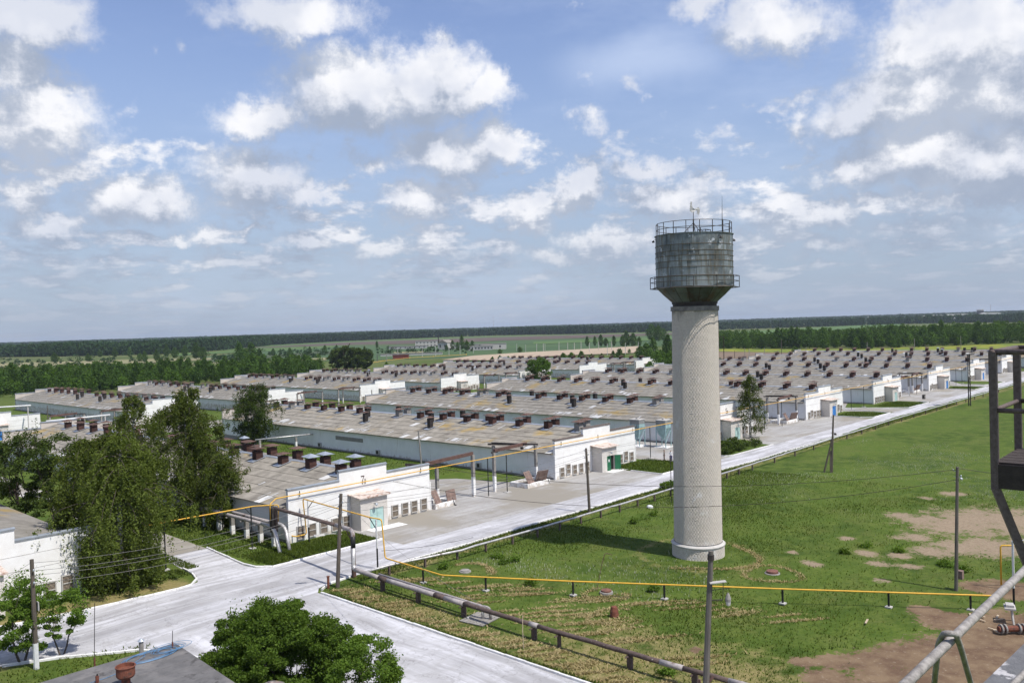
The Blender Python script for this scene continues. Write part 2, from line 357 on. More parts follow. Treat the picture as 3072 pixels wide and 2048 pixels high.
# ================================================================ GROUND
def disks(lst):
    """list of (px,py,radius) marks on the photographed ground -> world discs"""
    return [(*G(px, py), r) for px, py, r in lst]
def field_of(X, Y, ds, soft=.9):
    v = np.full(X.shape, -9.)
    for x, y, r in ds: v = np.maximum(v, 1-np.hypot(X-x, Y-y)/r)
    return np.clip(v/soft*.5+.5, 0, 1)
SAND = disks([(2870,1575,5.2),(2960,1560,6.0),(3070,1570,7.5),(2780,1560,3.2),(2880,1640,3.3),(2980,1640,4.),(2740,1610,2.0),(2800,1655,2.2),(2700,1545,1.8),(2690,1665,1.2),(2730,1700,1.1),(2640,1690,1.1),
 (2380,1657,.7),(2430,1688,.8),(2450,1694,.8),(2535,1612,.9),(2600,1660,1.2),(2640,1740,.7),(2860,1480,1.6),(2780,1492,1.0),(2060,1570,.6)])
SOIL = disks([(2770,1830,1.3),(2850,1860,2.4),(2950,1890,3.2),(3010,1960,3.4),(2850,1960,3.4),(2720,1965,2.4),(2620,1985,2.1),(2500,1985,1.3),(2410,1985,1.0),(3040,1770,3.),(2940,1760,1.6),(2480,2035,1.6),(2085,1948,.6),(2740,2060,4),(2950,2060,5),(3100,1900,5),(1180,1740,.3)])
TWR = (68.8, 41.8)
def axis(lo, hi, fine0, fine1, st, mid):
    a = list(np.arange(fine0, fine1+.01, st)); d = st
    x = fine1
    while x < hi:
        d = min(d*1.22, 4) if x < mid else d*1.22
        x += d; a.append(x)
    x = fine0; d = st
    while x > lo: d *= 1.22; x -= d; a.insert(0, x)
    return np.array(a)
def build_ground():
    xs = axis(-4000, 7300, 2, 128, .6, 450); ys = axis(-2700, 7300, 4, 98, .6, 260)
    X, Y = np.meshgrid(xs, ys); nx, ny = len(xs), len(ys)
    k = np.clip((Y-150)/50, 0, 1); q = np.clip((X-345)/85, 0, 1); Z = -1.75*np.maximum(k*k*(3-2*k), q*q*(3-2*q))
    # gentle lumps on the grass between the pipes, level near roads and houses
    open_ = np.clip((X-47)/6, 0, 1)*np.clip((57-Y)/4, 0, 1)*np.clip((135-X)/20, 0, 1)*np.clip((Y+5)/9, 0, 1)
    Z = Z+open_*(fbm(X, Y, .12, 3)-.5)*.35
    v = np.stack([X, Y, Z], -1).reshape(-1, 3)
    i = np.arange((ny-1)*(nx-1)); r, c = i//(nx-1), i % (nx-1); a = r*nx+c
    f = np.stack([a, a+1, a+nx+1, a+nx], -1)
    me = bpy.data.meshes.new('ground'); me.vertices.add(len(v)); me.vertices.foreach_set('co', v.ravel())
    me.loops.add(f.size); me.polygons.add(len(f)); me.loops.foreach_set('vertex_index', f.ravel())
    me.polygons.foreach_set('loop_start', np.arange(0, f.size, 4)); me.polygons.foreach_set('loop_total', np.full(len(f), 4)); me.update(calc_edges=True)
    def attr(n, a): 
        t = me.attributes.new(n, 'FLOAT', 'POINT'); t.data.foreach_set('value', a.ravel().astype(np.float32))
    attr('sand', field_of(X, Y, SAND)); attr('soil', field_of(X, Y, SOIL))
    dry = np.clip((45.5-X)/3, 0, 1)*np.clip((X-39)/1, 0, 1)*np.clip((62-Y)/1.5, 0, 1)*.5                     # mown verge beside the side road
    dry = np.maximum(dry, .62*np.exp(-((Y-61)/1.9)**2)*np.clip((X-44)/3, 0, 1))
    dry = np.maximum(dry, np.clip((56-X)/8, 0, 1)*np.clip((X-39)/1, 0, 1)*np.clip((50-Y)/15, 0, 1)*.62)
    dry = np.maximum(dry, .5*np.exp(-((np.hypot(X-TWR[0], Y-TWR[1])-5.6)/1.1)**2))
    dry = np.maximum(dry, np.clip((Y-62)/3, 0, 1)*np.clip((36-X)/3, 0, 1)*np.clip((78-Y)/3, 0, 1)*.75)
    attr('dry', dry)
    ds = np.hypot(X, Y); attr('far', np.clip((ds-250)/600, 0, 1))
    me.materials.append(ground_mat()); me.polygons.foreach_set('use_smooth', np.ones(len(f), bool))
    o = link('ground', me); tag(o, kind='structure'); return o
def ground_mat():
    m = bpy.data.materials.new('ground_grass'); m.use_nodes = True; q = NT(m.node_tree); b = q.n['Principled BSDF']
    b.inputs['Roughness'].default_value = .95; b.inputs['Specular IOR Level'].default_value = .1
    P = q.node('ShaderNodeNewGeometry').outputs['Position']; A = lambda n: q.node('ShaderNodeAttribute', attribute_name=n).outputs['Fac']
    big = q.noise(P, .06, 5, .6); mid = q.noise(P, .5, 6, .65); fine = q.noise(P, 3.2, 6, .7); vf = q.noise(P, 14., 3, .7)
    gr = q.mix(q.smooth(big, .40, .60), (.042, .072, .011, 1), (.078, .120, .018, 1))
    gr = q.mix(q.smooth(q.noise(P, .21, 4, .6), .48, .66), gr, (.108, .125, .032, 1))
    gr = q.mix(q.smooth(mid, .35, .7), gr, (.110, .145, .028, 1))
    gr = q.mix(q.smooth(fine, .42, .72), gr, (.045, .082, .012, 1))
    gr = q.mix(q.m('MULTIPLY', q.smooth(vf, .55, .8), .35), gr, (.17, .20, .07, 1))
    dryc = q.mix(q.smooth(fine, .35, .65), (.21, .175, .065, 1), (.30, .235, .115, 1))
    dn = q.m('ADD', A('dry'), q.m('MULTIPLY', q.m('SUBTRACT', q.m('ADD', q.m('MULTIPLY', mid, .7), q.m('MULTIPLY', fine, .3)), .5), 1.7))
    dn = q.m('ADD', dn, q.m('MULTIPLY', q.smooth(q.noise(P, .11, 4, .6), .5, .75), .22))
    c = q.mix(q.m('MULTIPLY', q.smooth(dn, .35, .8), .85), gr, dryc)
    # meadow beyond the farm
    fn = q.noise(P, .011, 5, .6); fc = q.mix(q.smooth(fn, .4, .6), (.070, .100, .026, 1), (.125, .135, .055, 1))
    fc = q.mix(q.smooth(q.noise(P, .03, 4, .6), .6, .7), fc, (.035, .055, .020, 1))
    c = q.mix(A('far'), c, fc)
    brk = q.m('ADD', q.m('MULTIPLY', q.m('SUBTRACT', mid, .5), .85), q.m('MULTIPLY', q.m('SUBTRACT', fine, .5), 1.0))
    sandc = q.mix(q.smooth(fine, .3, .7), (.32, .25, .175, 1), (.22, .165, .11, 1))
    c = q.mix(q.smooth(q.m('ADD', A('sand'), q.m('MULTIPLY', brk, 1.7)), .46, .74), c, sandc)
    soilc = q.mix(q.smooth(mid, .35, .65), (.135, .085, .055, 1), (.215, .15, .092, 1)); soilc = q.mix(q.smooth(fine, .55, .75), soilc, (.31, .25, .18, 1))
    c = q.mix(q.smooth(q.m('ADD', A('soil'), q.m('MULTIPLY', brk, .8)), .48, .6), c, soilc)
    q.l.new(c, b.inputs['Base Color'])
    bn = q.node('ShaderNodeBump'); bn.inputs['Strength'].default_value = .55; bn.inputs['Distance'].default_value = .12
    q.l.new(q.m('ADD', fine, q.m('MULTIPLY', vf, .6)), bn.inputs['Height']); q.l.new(bn.outputs[0], b.inputs['Normal'])
    return m
build_ground()
from mathutils.geometry import tessellate_polygon
def sheet(name, ring, m, dz, sub=None, zf=T, kind='structure'):
    if sub:
        r2 = []
        for i, p in enumerate(ring):
            qn = ring[(i+1) % len(ring)]; n = max(1, int(math.hypot(qn[0]-p[0], qn[1]-p[1])/sub))
            r2 += [(p[0]+(qn[0]-p[0])*k/n, p[1]+(qn[1]-p[1])*k/n) for k in range(n)]
        ring = r2
    tri = tessellate_polygon([[Vector((x, y, 0)) for x, y in ring]])
    me = bpy.data.meshes.new(name); me.from_pydata([(x, y, zf(x, y)+dz) for x, y in ring], [], [tuple(t) for t in tri])
    me.materials.append(m); me.update()
    for p in me.polygons:
        if p.normal.z < 0: p.flip()
    o = link(name, me)
    if kind: tag(o, kind=kind)
    return o
def road_mat(name, c1, c2, dust, yard=False):
    m = bpy.data.materials.new(name); m.use_nodes = True; q = NT(m.node_tree); b = q.n['Principled BSDF']; b.inputs['Roughness'].default_value = .9; b.inputs['Specular IOR Level'].default_value = .15
    P = q.node('ShaderNodeNewGeometry').outputs['Position']; s = q.sep(P)
    warp = q.v('ADD', P, q.v('SCALE', q.noise(P, .06, 3, .5, out=1), sc=3.))
    streak = q.noise(q.v('MULTIPLY', warp, (.05, 1.0, 1)), 1.1, 8, .66)
    streak2 = q.noise(q.v('MULTIPLY', warp, (1.0, .05, 1)), 1.1, 8, .66)
    side = q.smooth(s[1], 62., 58.)
    st = q.mix(side, streak, streak2, 'FLOAT')
    a = q.noise(P, .17, 6, .62); f = q.noise(P, 5., 4, .7)
    c = q.mix(q.smooth(a, .38, .66), (*c1, 1), (*c2, 1))
    c = q.mix(q.m('MULTIPLY', q.smooth(st, .38, .68), .85 if not yard else .5), c, (*dust, 1))
    c = q.mix(q.m('MULTIPLY', q.smooth(f, .5, .8), .18), c, (.25, .24, .23, 1))
    cr = q.m('ABSOLUTE', q.m('SUBTRACT', q.noise(q.v('ADD', P, (11., 5., 0)), .33, 7, .62), .5))
    c = q.mix(q.m('MULTIPLY', q.smooth(cr, .010, .0), .45), c, (.14, .13, .12, 1))
    c = q.mix(q.m('MULTIPLY', q.smooth(q.noise(P, .8, 6, .7), .45, .70), .45), c, (.33, .315, .30, 1))
    if yard:
        for ax in (0, 1):
            j_ = q.m('ABSOLUTE', q.m('SUBTRACT', q.m('FRACT', q.m('MULTIPLY', s[ax], 1/3.)), .5)); c = q.mix(q.m('MULTIPLY', q.smooth(j_, .488, .497), .35), c, (.15, .14, .13, 1))
    if yard: c = q.mix(q.smooth(q.noise(P, .09, 5, .6), .44, .60), c, (.265, .24, .20, 1))
    c = q.mix(q.m('MULTIPLY', q.smooth(q.noise(q.v('ADD', P, (40., 3, 0)), .35, 6, .7), .62, .72), .45), c, (.24, .21, .19, 1))
    q.l.new(c, b.inputs['Base Color'])
    bn = q.node('ShaderNodeBump'); bn.inputs['Strength'].default_value = .2; bn.inputs['Distance'].default_value = .03; q.l.new(f, bn.inputs['Height']); q.l.new(bn.outputs[0], b.inputs['Normal'])
    return m
roadm = road_mat('lime_dusted_road', (.31, .30, .30), (.43, .42, .425), (.62, .61, .63))
yardm = road_mat('dusty_yard', (.33, .315, .295), (.27, .25, .225), (.50, .49, .48), True)
alleym = road_mat('side_track', (.36, .33, .30), (.44, .41, .38), (.54, .52, .49), True)
def edge_y(x): return 62.35+.18*math.sin(x*.31)+.12*math.sin(x*1.3)+(x > 130)*min(1.6, (x-130)*.03)
def strip(name, xs, ylo, yhi, m, dz):
    b = MB(); vs = []
    for x in xs: vs += [(x, ylo(x), T(x, ylo(x))+dz), (x, yhi(x), T(x, yhi(x))+dz)]
    b.add(vs, [(2*i, 2*i+2, 2*i+3, 2*i+1) for i in range(len(xs)-1)]); return tag(b.build(name, m), kind='structure')
strip('road', [41.6+.0*k for k in (0,)]+list(np.arange(44, 421, 2.)), lambda x: edge_y(x) if x > 45 else 62.5, lambda x: 67.5, roadm, .02)
# crossing and its branches: one outline, filled as a fan of convex pieces
def poly(name, rings, m, dz):
    b = MB()
    for r in rings: b.add([(x, y, T(x, y)+dz) for x, y in r], [tuple(range(len(r)))])
    o = b.build(name, m); tag(o, kind='structure')
    for p in o.data.polygons:
        if p.normal.z < 0: p.flip()
poly('road', [[(41.6, 62.5), (41.6, 71.0), (39.6, 71.0), (39.6, 60.95), (40.3, 61.9)],
              [(41.6, 67.5), (54.2, 67.5), (54.2, 70.95), (41.6, 71.0)],
              [(39.6, 60.95), (39.6, 71.0), (32.27, 71.0), (24.8, 71.0), (16.8, 71.0), (16.8, 64.7), (19.8, 63.26), (24.18, 60.16), (25.9, 57.6), (26.6, 53.9), (39.66, 53.9)],
              [(39.66, 53.9), (26.6, 53.9), (27.2, 40), (39.68, 40)], [(39.68, 40), (27.2, 40), (27.5, 0), (39.7, 0)],
              [(16.8, 64.7), (16.8, 71.0), (-30, 76), (-30, 72)], [(16.8, 71), (24.8, 71), (24.8, 72.3), (16, 74), (-30, 79), (-30, 76)],
              [(24.8, 71.0), (32.27, 71.0), (32.27, 71.6), (24.8, 72.3)], [(32.27, 71.0), (41.6, 71.0), (40.2, 72.2), (33.3, 71.75), (32.27, 71.6)],
              [(33.3, 71.75), (40.2, 72.2), (39.95, 73.8), (35.4, 74.2), (34.6, 72.4)], [(35.4, 74.2), (39.95, 73.8), (40.8, 83.1), (36.2, 83.1), (35.6, 77.6)]], roadm, .02)
b_ = MB(); vv = []
for yy, xl, xr in [(83.1, 36.2, 40.8), (89.3, 36.9, 40.9), (98, 37.2, 41), (115, 37.6, 41.2), (130, 38, 41.5), (150, 38, 41.8)]+[(y, 38, 42) for y in range(154, 207, 3)]:
    vv += [(xl, yy, T(0, yy)+.02), (xr, yy, T(0, yy)+.02)]
b_.add(vv, [(2*i, 2*i+1, 2*i+3, 2*i+2) for i in range(len(vv)//2-1)]); tag(b_.build('side_road', alleym), kind='structure')
sheet('yard', [(54.2, 67.5), (101.9, 67.5), (101.9, 72.9), (102.2, 77.55), (90.2, 77.55), (90.2, 82), (85.5, 81.5), (83, 90.5), (80, 93.6), (72, 94.2), (66.8, 94), (66.8, 77.55), (54.2, 77.55)], yardm, .02)
sheet('yard', [(112.7, 67.5), (120.9, 67.5), (120.9, 76.5), (129, 79.5), (129, 92), (112.5, 92), (110.3, 84), (111.8, 77), (112.7, 73)], yardm, .02)
sheet('yard', [(136.8, 67.5), (181.9, 67.5), (182.3, 77.55), (172.4, 77.55), (172.4, 92), (148.8, 93), (148.8, 77.55), (139.5, 77.55), (139.7, 74.3), (136.5, 70)], yardm, .02)
sheet('yard', [(195.5, 67.5), (204.5, 67.5), (203.5, 72), (199, 80), (211, 84), (211, 92), (192.2, 92), (192.2, 78.5), (194.5, 73)], yardm, .02)
sheet('yard', [(221.2, 67.5), (261.2, 67.5), (261.3, 77.55), (252.7, 77.55), (252.7, 92), (230.7, 92), (230.7, 77.55), (221.5, 77.55)], yardm, .02)
sheet('yard', [(273, 67.5), (280, 67.5), (279, 76), (290, 82), (290, 92), (272.5, 92), (272.4, 74)], yardm, .02)
sheet('yard', [(293.5, 67.5), (345, 67.5), (345, 77.5), (331.3, 77.5), (331.3, 92), (310.2, 92), (310.2, 77.5), (293.5, 77.5)], yardm, .02)
sheet('path', [(-20, 207), (340, 207), (340, 222), (-20, 222)], alleym, .03)
# white dusting strips of pavement in front of the doors
for nm, x0, x1 in (('apron', 55.6, 60.2), ('apron', 99.2, 103.0)):
    o = sheet(nm, [(x0, 74.2), (x1, 74.0), (x1, 75.65), (x0, 75.65)], lime, .034)
# ---- far fields
def fm(name, c1, c2, s, **k): return mat(name, c1, c2, s, .95, bump=0, **k)
fieldm = {'plough': fm('ploughed_soil', (.115, .078, .062), (.085, .060, .052), .012), 'crop': fm('young_crop', (.088, .150, .038), (.065, .120, .030), .006),
 'marsh': fm('dark_marsh', (.040, .058, .024), (.062, .080, .032), .02, stain=(.10, .12, .05), sscale=.01), 'straw': fm('dry_meadow', (.27, .235, .13), (.16, .165, .07), .02, stretch=(1, 3, 1)),
 'sand': fm('sandy_field', (.42, .33, .235), (.35, .27, .19), .02), 'brown': fm('brown_field', (.20, .145, .098), (.145, .105, .07), .03),
 'flower': fm('flowering_meadow', (.105, .155, .022), (.20, .21, .022), .05, stain=(.34, .30, .02), sscale=.06, sth=(.52, .68)), 'dgreen': fm('dark_green_field', (.045, .085, .030), (.060, .105, .034), .01)}
def fld(kind, pts, dz=.06):
    sheet('field', [at(px, py, -1.9) for px, py in pts], fieldm[kind], dz-1.75, zf=lambda x, y: 0.)
fld('crop', [(540,1050),(800,1036),(1024,1024),(1300,1014),(1500,1008),(1750,1003),(2150,992),(2150,1000),(1750,1012),(1500,1020),(1300,1028),(1024,1038),(800,1046),(540,1056)], .05)
fld('plough', [(590,1047),(800,1040.5),(1024,1028),(1300,1018),(1500,1011.5),(1750,1005),(2010,999),(2150,996),(2150,1000),(2010,1004),(1750,1014),(1500,1022),(1300,1030),(1024,1036),(800,1043)], .3)
fld('dgreen', [(1024,1038),(1300,1031),(1500,1023),(1750,1015),(2150,1001),(2150,1034),(1900,1040),(1700,1051),(1450,1066),(1330,1076),(1024,1082),(700,1090),(560,1075),(800,1052)], .16)
fld('crop', [(520,1062),(800,1048),(1000,1040),(1000,1044),(800,1054),(520,1068)], .45)
fld('crop', [(1600,1026),(1900,1014),(2150,1004),(2150,1016),(1900,1024),(1600,1034)], .6)
fld('marsh', [(600,1079),(830,1064),(1010,1052),(1010,1062),(860,1072),(640,1088)], .34)
fld('straw', [(-200,1094),(0,1090),(300,1082),(640,1074),(640,1080),(500,1088),(250,1096),(0,1104),(-200,1110)], .4)
fld('straw', [(560,1092),(760,1085),(980,1074),(980,1082),(800,1092),(560,1101)], .5)
fld('sand', [(1324,1082),(1420,1069),(1560,1060),(1700,1052),(1912,1040),(1926,1050),(1900,1061),(1700,1068),(1550,1077),(1500,1084)], .62)
fld('straw', [(1180,1058),(1270,1054),(1275,1062),(1190,1068)], .62)
fld('brown', [(2150,1055),(2400,1059),(2600,1057),(2900,1050),(3300,1040),(3500,1090),(3000,1110),(2150,1110),(2050,1085)], .05)
fld('flower', [(2050,1046),(2150,1044),(2400,1049),(2600,1047),(2900,1036),(3400,1020),(3400,1036),(2900,1050),(2600,1057),(2400,1059),(2150,1055),(2050,1056)], .14)
fld('crop', [(2157,998),(2400,985),(2614,974),(2714,971),(2700,979),(2560,990),(2440,1002),(2300,1008),(2157,1010)], .3)

# ---------------------------------------------------------------- kerbs
def kerb_line(pts, name_parent, limit=10**9, w=.16, h=.17, L=.95, m=None):
    """whitewashed kerb stones laid end to end, slightly out of line"""
    par = name_parent; n = 0; rest = MB()
    for a, b in zip(pts[:-1], pts[1:]):
        a = Vector(a); b = Vector(b); d = (b-a); k = max(1, round(d.length/L)); d /= k; ang = atan2(d.y, d.x)
        for i in range(k):
            p = a+d*(i+.5); n += 1
            if n <= limit:
                o = link('kerb_stone', KS, par, (p.x, p.y, T(p.x, p.y)+random.uniform(-.02, .015)), (random.uniform(-.03, .03), random.uniform(-.015, .015), ang+random.uniform(-.012, .012)))
                o.scale = (d.length*.985, 1, 1)
            else:
                c, s_ = cos(ang), sin(ang); l2 = d.length*.49
                q = [(p.x+c*u-s_*v_, p.y+s_*u+c*v_) for u, v_ in ((-l2,-w/2),(l2,-w/2),(l2,w/2),(-l2,w/2))]; z = T(p.x, p.y)
                rest.add([(x, y, z) for x, y in q]+[(x, y, z+h) for x, y in q], [(4,5,6,7),(0,1,5,4),(1,2,6,5),(2,3,7,6),(3,0,4,7)])
    if rest.v: tag(rest.build('kerb_run', lime, par), kind='stuff')
kb = MB(); kb.prism([(-.08, -.1), (.08, -.1), (.08, .15), (.05, .18), (-.05, .18), (-.08, .15)], -.5, .5)
kb.v = [(y, x, z) for x, y, z in kb.v]; KS = kb.mesh('kerb_stone', lime)
def kerb(pts, limit=400):
    o = MB().box(pts[0][0]-.05, pts[0][1]-.05, T(*pts[0])-.3, pts[0][0]+.05, pts[0][1]+.05, T(*pts[0])-.1).build('kerb', lime); tag(o, kind='structure'); kerb_line(pts, o, limit); return o
kerb([(40.85, 83.1), (40.05, 74.2), (40.3, 72.4), (41.3, 71.05), (54.3, 71.0)])
kerb([(16.8, 73.9), (24.8, 72.35), (32.27, 71.65), (33.8, 71.9), (34.9, 73.2), (35.45, 75.2), (35.7, 77.6)])
kerb([(39.72, 20), (39.7, 45.8), (39.7, 60.6)], 60)
kerb([(40.2, 61.3), (41.6, 62.2), (44.2, 62.45)])
kerb([(47.2, 62.35)]+[(x, 62.25+.15*math.sin(x*.3)) for x in range(52, 160, 6)], 60)
kerb([(16.9, 64.55), (19.8, 63.1), (24.1, 60.0), (25.75, 57.5), (26.45, 53.9), (27.0, 40)])
kerb([(101.95, 73), (101.95, 67.55), (112.6, 67.55), (112.7, 73)], 0)
kerb([(120.9, 76.4), (120.9, 68.2), (122.2, 67.45), (136.5, 67.45)], 0)
kerb([(182.3, 77.5), (182.4, 70), (183.9, 67.6), (193.5, 67.6), (195, 72), (196, 80)], 0)
kerb([(199, 80), (203, 72), (205.9, 67.7), (219.8, 67.6), (221, 70)], 0)
kerb([(261.3, 77), (261.4, 68), (271, 67.6), (272.5, 72)], 0)
kerb([(278.8, 76), (279, 70), (281, 67.7), (292.5, 67.7)], 0)
# ================================================================ POULTRY HOUSES
WD, LN, EZ, RZ = 19.5, 96.6, 3.85, 6.2          # width, length, eave and ridge height
SLOPE = math.atan2(RZ-EZ, WD/2); SL = (WD/2)/cos(SLOPE)
def slope_pt(u, y, side=-1, dz=0):
    """u = metres down-slope from the ridge"""
    return (WD/2+side*u*cos(SLOPE), y, RZ-u*sin(SLOPE)+dz)
# corrugated sheet: local x down-slope, y along the ridge
ROWS, SHW = 6, 1.13; SHL = (SL+.45)/ROWS
def sheet_mesh(name, m, nw=7, L=SHL+.12, w=SHW):
    b = MB(); vs = []
    for i in range(2*nw+1):
        yv = -w/2+w*i/(2*nw); z = .028 if i % 2 else -.02
        vs += [(-L/2, yv, z+.045), (L/2, yv, z+.095)]
    b.add(vs, [(2*i, 2*i+1, 2*i+3, 2*i+2) for i in range(2*nw)]); e = len(vs)
    b.add([(L/2, -w/2, .03), (L/2, w/2, .03), (L/2, w/2, .08), (L/2, -w/2, .08)], [(0, 1, 2, 3)])
    return b.mesh(name, m)
SHEET = sheet_mesh('roof_sheet', slate); SHEETN = sheet_mesh('roof_sheet_new', slatenew)
def shaft_mesh(w=.98, h=1.15, m=rust):
    b = MB(); b.box(-w/2, -w/2, -.45, w/2, w/2, h); b.box(-w/2-.035, -w/2-.035, h*.42, w/2+.035, w/2+.035, h*.42+.07); b.box(-w/2-.04, -w/2-.04, h-.07, w/2+.04, w/2+.04, h+.01)
    for sx in (-1, 1):
        for sy in (-1, 1): b.bar((sx*w*.42, sy*w*.42, h), (sx*w*.5, sy*w*.5, h+.34), .04)
    return b.mesh('shaft', m)
def cap_mesh(w=.82, h=.24, m=rustcap):
    b = MB(); b.add([(-w,-w,0),(w,-w,0),(w,w,0),(-w,w,0),(0,0,h),(-w,-w,-.03),(w,-w,-.03),(w,w,-.03),(-w,w,-.03)], [(0,1,4),(1,2,4),(2,3,4),(3,0,4),(8,7,6,5),(0,5,6,1),(1,6,7,2),(2,7,8,3),(3,8,5,0)])
    return b.mesh('cap', m)
SHAFT = shaft_mesh(.96, 1.10); SHAFTG = shaft_mesh(m=conc); CAPR = cap_mesh(.84, .24); CAPZ = cap_mesh(h=.34, m=zinc)
def tall_mesh(w=.72, h=1.75):
    b = MB(); b.box(-w/2, -w/2, -.6, w/2, w/2, h)
    for sgn in (-1, 1):
        for k in range(4):
            t = -w*.36+k*w*.24
            b.box(t-.05, sgn*(w/2)-.035, .55, t+.05, sgn*(w/2)+.035, h-.12); b.box(sgn*(w/2)-.035, t-.05, .55, sgn*(w/2)+.035, t+.05, h-.12)
    return b.mesh('tall_shaft', dark)
TALL = tall_mesh(); CAPT = cap_mesh(.56, .24, rustcap)
FLASH = MB().box(-.95, -.75, 0, .95, .75, .02).mesh('flashing', zinc)
def louvre_frame_mesh(hh):
    b = MB(); w = .40
    for x0, x1 in ((-w-.09, -w), (w, w+.09)): b.box(x0, -.16, 0, x1, .02, hh)
    for z0 in (0, hh/2-.045, hh-.09): b.box(-w, -.16, z0, w, .02, z0+.09)
    return b.mesh('louvre_frame', concw)
def louvre_box_mesh(hh):
    b = MB(); w = .39; z0, z1 = .09, hh/2-.06; b.box(-w, -.03, z0, w, 0.01, z1, 1)
    n = 5
    for k in range(n):
        z = z0+(z1-z0)*(k+.5)/n; b.add([(-w,-.13,z-.05),(w,-.13,z-.05),(w,-.035,z+.045),(-w,-.035,z+.045),(-w,-.12,z-.062),(w,-.12,z-.062)], [(0,1,2,3),(4,5,1,0)])
    return b.mesh('louvre_box', [slat_m, glassm])
LF, LB = louvre_frame_mesh(1.42), louvre_box_mesh(1.42)
PANEL = MB().box(0, 0, 0, 1, 1, 1)
def panel_mesh(L, h):
    b = MB(); e = .012
    b.add([(0, e, 0), (0, L-e, 0), (0, L-e, h-e), (0, e, h-e), (.05, 0, -.0), (.05, L, 0), (.05, L, h), (.05, 0, h)], [(3,2,1,0),(0,1,5,4),(1,2,6,5),(2,3,7,6),(3,0,4,7)])
    return b.mesh('wall_panel', sidew)
PL = LN/16; PANEL_M = panel_mesh(PL, (EZ+.05)/3)
def digit(ch, x, z, h, parent, y):
    """painted house number, strokes as thin boxes"""
    b = MB(); w = h*.5; t = h*.11
    seg = {'t': ((-w/2, h-t), (w/2, h)), 'm': ((-w/2, h/2-t/2), (w/2, h/2+t/2)), 'b': ((-w/2, 0), (w/2, t)), 'tl': ((-w/2, h/2), (-w/2+t, h)), 'tr': ((w/2-t, h/2), (w/2, h)), 'bl': ((-w/2, 0), (-w/2+t, h/2)), 'br': ((w/2-t, 0), (w/2, h/2))}
    if ch == '7':
        b.box(-w/2, -.012, h-t, w/2, 0, h); b.bar((w/2-t/2, -.006, h-t), (-w*.1, -.006, h*.45), t, .012); b.bar((-w*.1, -.006, h*.45), (-w*.14, -.006, 0), t, .012)
    elif ch == '1':
        b.box(-t/2, -.012, 0, t/2, 0, h); b.bar((-t/2, -.006, h-t), (-w*.4, -.006, h*.78), t, .012)
    else:
        for k in {'5': ('t', 'tl', 'm', 'br', 'b')}[ch]:
            (x0, z0), (x1, z1) = seg[k]; b.box(x0, -.012-.0007*len(k), z0, x1, 0, z1)
    b.build('house_number', beamb, parent, loc=(x, y, z))
def gable(T0, name_, t, back=False, cope=coping):
    """stepped parapet wall at the front (or back) of a house"""
    y0, y1 = (0, .38) if not back else (LN-.38, LN)
    a, b_ = (6.45, 13.0)
    poly = [(0, -1.2), (WD, -1.2), (WD, 5.55), (b_, 5.55), (b_, 6.55), (a, 6.55), (a, 5.55), (0, 5.55)]
    w = MB().prism(poly, y0, y1).build(name_, white if not back else beige, t)
    ym = (y0+y1)/2
    for x0, x1, z in ((-.05, a-.003, 5.55), (a-.08, b_+.08, 6.55), (b_+.003, WD+.05, 5.55)):
        m = MB(); m.prism([(0, 0), (.56, 0), (.56, .1), (.28, .2), (0, .1)], 0, x1-x0)
        m.v = [(y+x0, x-.28+ym, zz+z+.002) for x, y, zz in m.v]; m.build('coping', cope, w)
    return w
def porch(t, px0, px1, door, opened=False):
    b = MB(); d = 1.9; hh = 3.55
    dx0, dx1, dh = (px0+px1)/2-.95+.35, (px0+px1)/2+.95+.35, 2.25
    # side walls, front pieces around the door opening
    b.box(px0, -d, -.6, px0+.3, 0, hh); b.box(px1-.3, -d, -.6, px1, 0, hh)
    b.box(px0+.3, -d, -.6, dx0, -d+.3, hh); b.box(dx1, -d, -.6, px1-.3, -d+.3, hh); b.box(dx0, -d, dh, dx1, -d+.3, hh); b.box(dx0, -d, -.6, dx1, -d+.3, .05)
    w = b.build('porch', brickm, t)
    r = MB(); r.add([(px0-.35, -d-.35, hh+.0), (px1+.25, -d-.35, hh+.0), (px1+.25, 0, hh+.22), (px0-.35, 0, hh+.22), (px0-.35, -d-.35, hh+.14), (px1+.25, -d-.35, hh+.14), (px1+.25, 0, hh+.36), (px0-.35, 0, hh+.36)],
              [(0,3,2,1),(4,5,6,7),(0,1,5,4),(1,2,6,5),(3,0,4,7)])
    r.build('porch_roof', rubblem, w)
    leaf = (dx1-dx0)/2
    if opened:
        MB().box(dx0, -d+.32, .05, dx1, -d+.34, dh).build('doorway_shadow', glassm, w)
        l = MB().box(0, -.03, .06, leaf, .03, dh-.03)
        o = l.build('door', door, t, loc=(dx0, -d+.05, 0))
        MB().box(.35, -.05, 1.35, .62, -.032, 1.75).build('notice', wpost, o)
        o = MB().box(-leaf*1.0, -.03, .06, 0, .03, dh-.03)
        for z in (.5, 1.2, 1.9): o.box(-leaf+.05, -.05, z, -.05, -.031, z+.07)
        o = o.build('door', door, t, loc=(dx1+.0, -d-.02, 0), rot=(0, 0, radians(150)))
    else:
        for k in (0, 1):
            l = MB(); x0 = dx0+k*leaf+.01; x1 = x0+leaf-.02; l.box(x0, -d+.06, .06, x1, -d+.11, dh-.03)
            for z0, z1 in ((.15, .75), (.85, 1.45), (1.55, 2.1)):
                l.box(x0+.12, -d+.035, z0, x1-.12, -d+.058, z1)
            l.build('door', door, t)
    lam = MB().tube([((px0+px1)/2, -d-.02, hh-.75), ((px0+px1)/2, -d-.35, hh-.7)], .03, 6); lam.lathe([(.02, hh-.62), (.22, hh-.78), (.10, hh-.95)], 8, ((px0+px1)/2, -d-.42)); lam.build('porch_lamp', zinc, t)
    return w
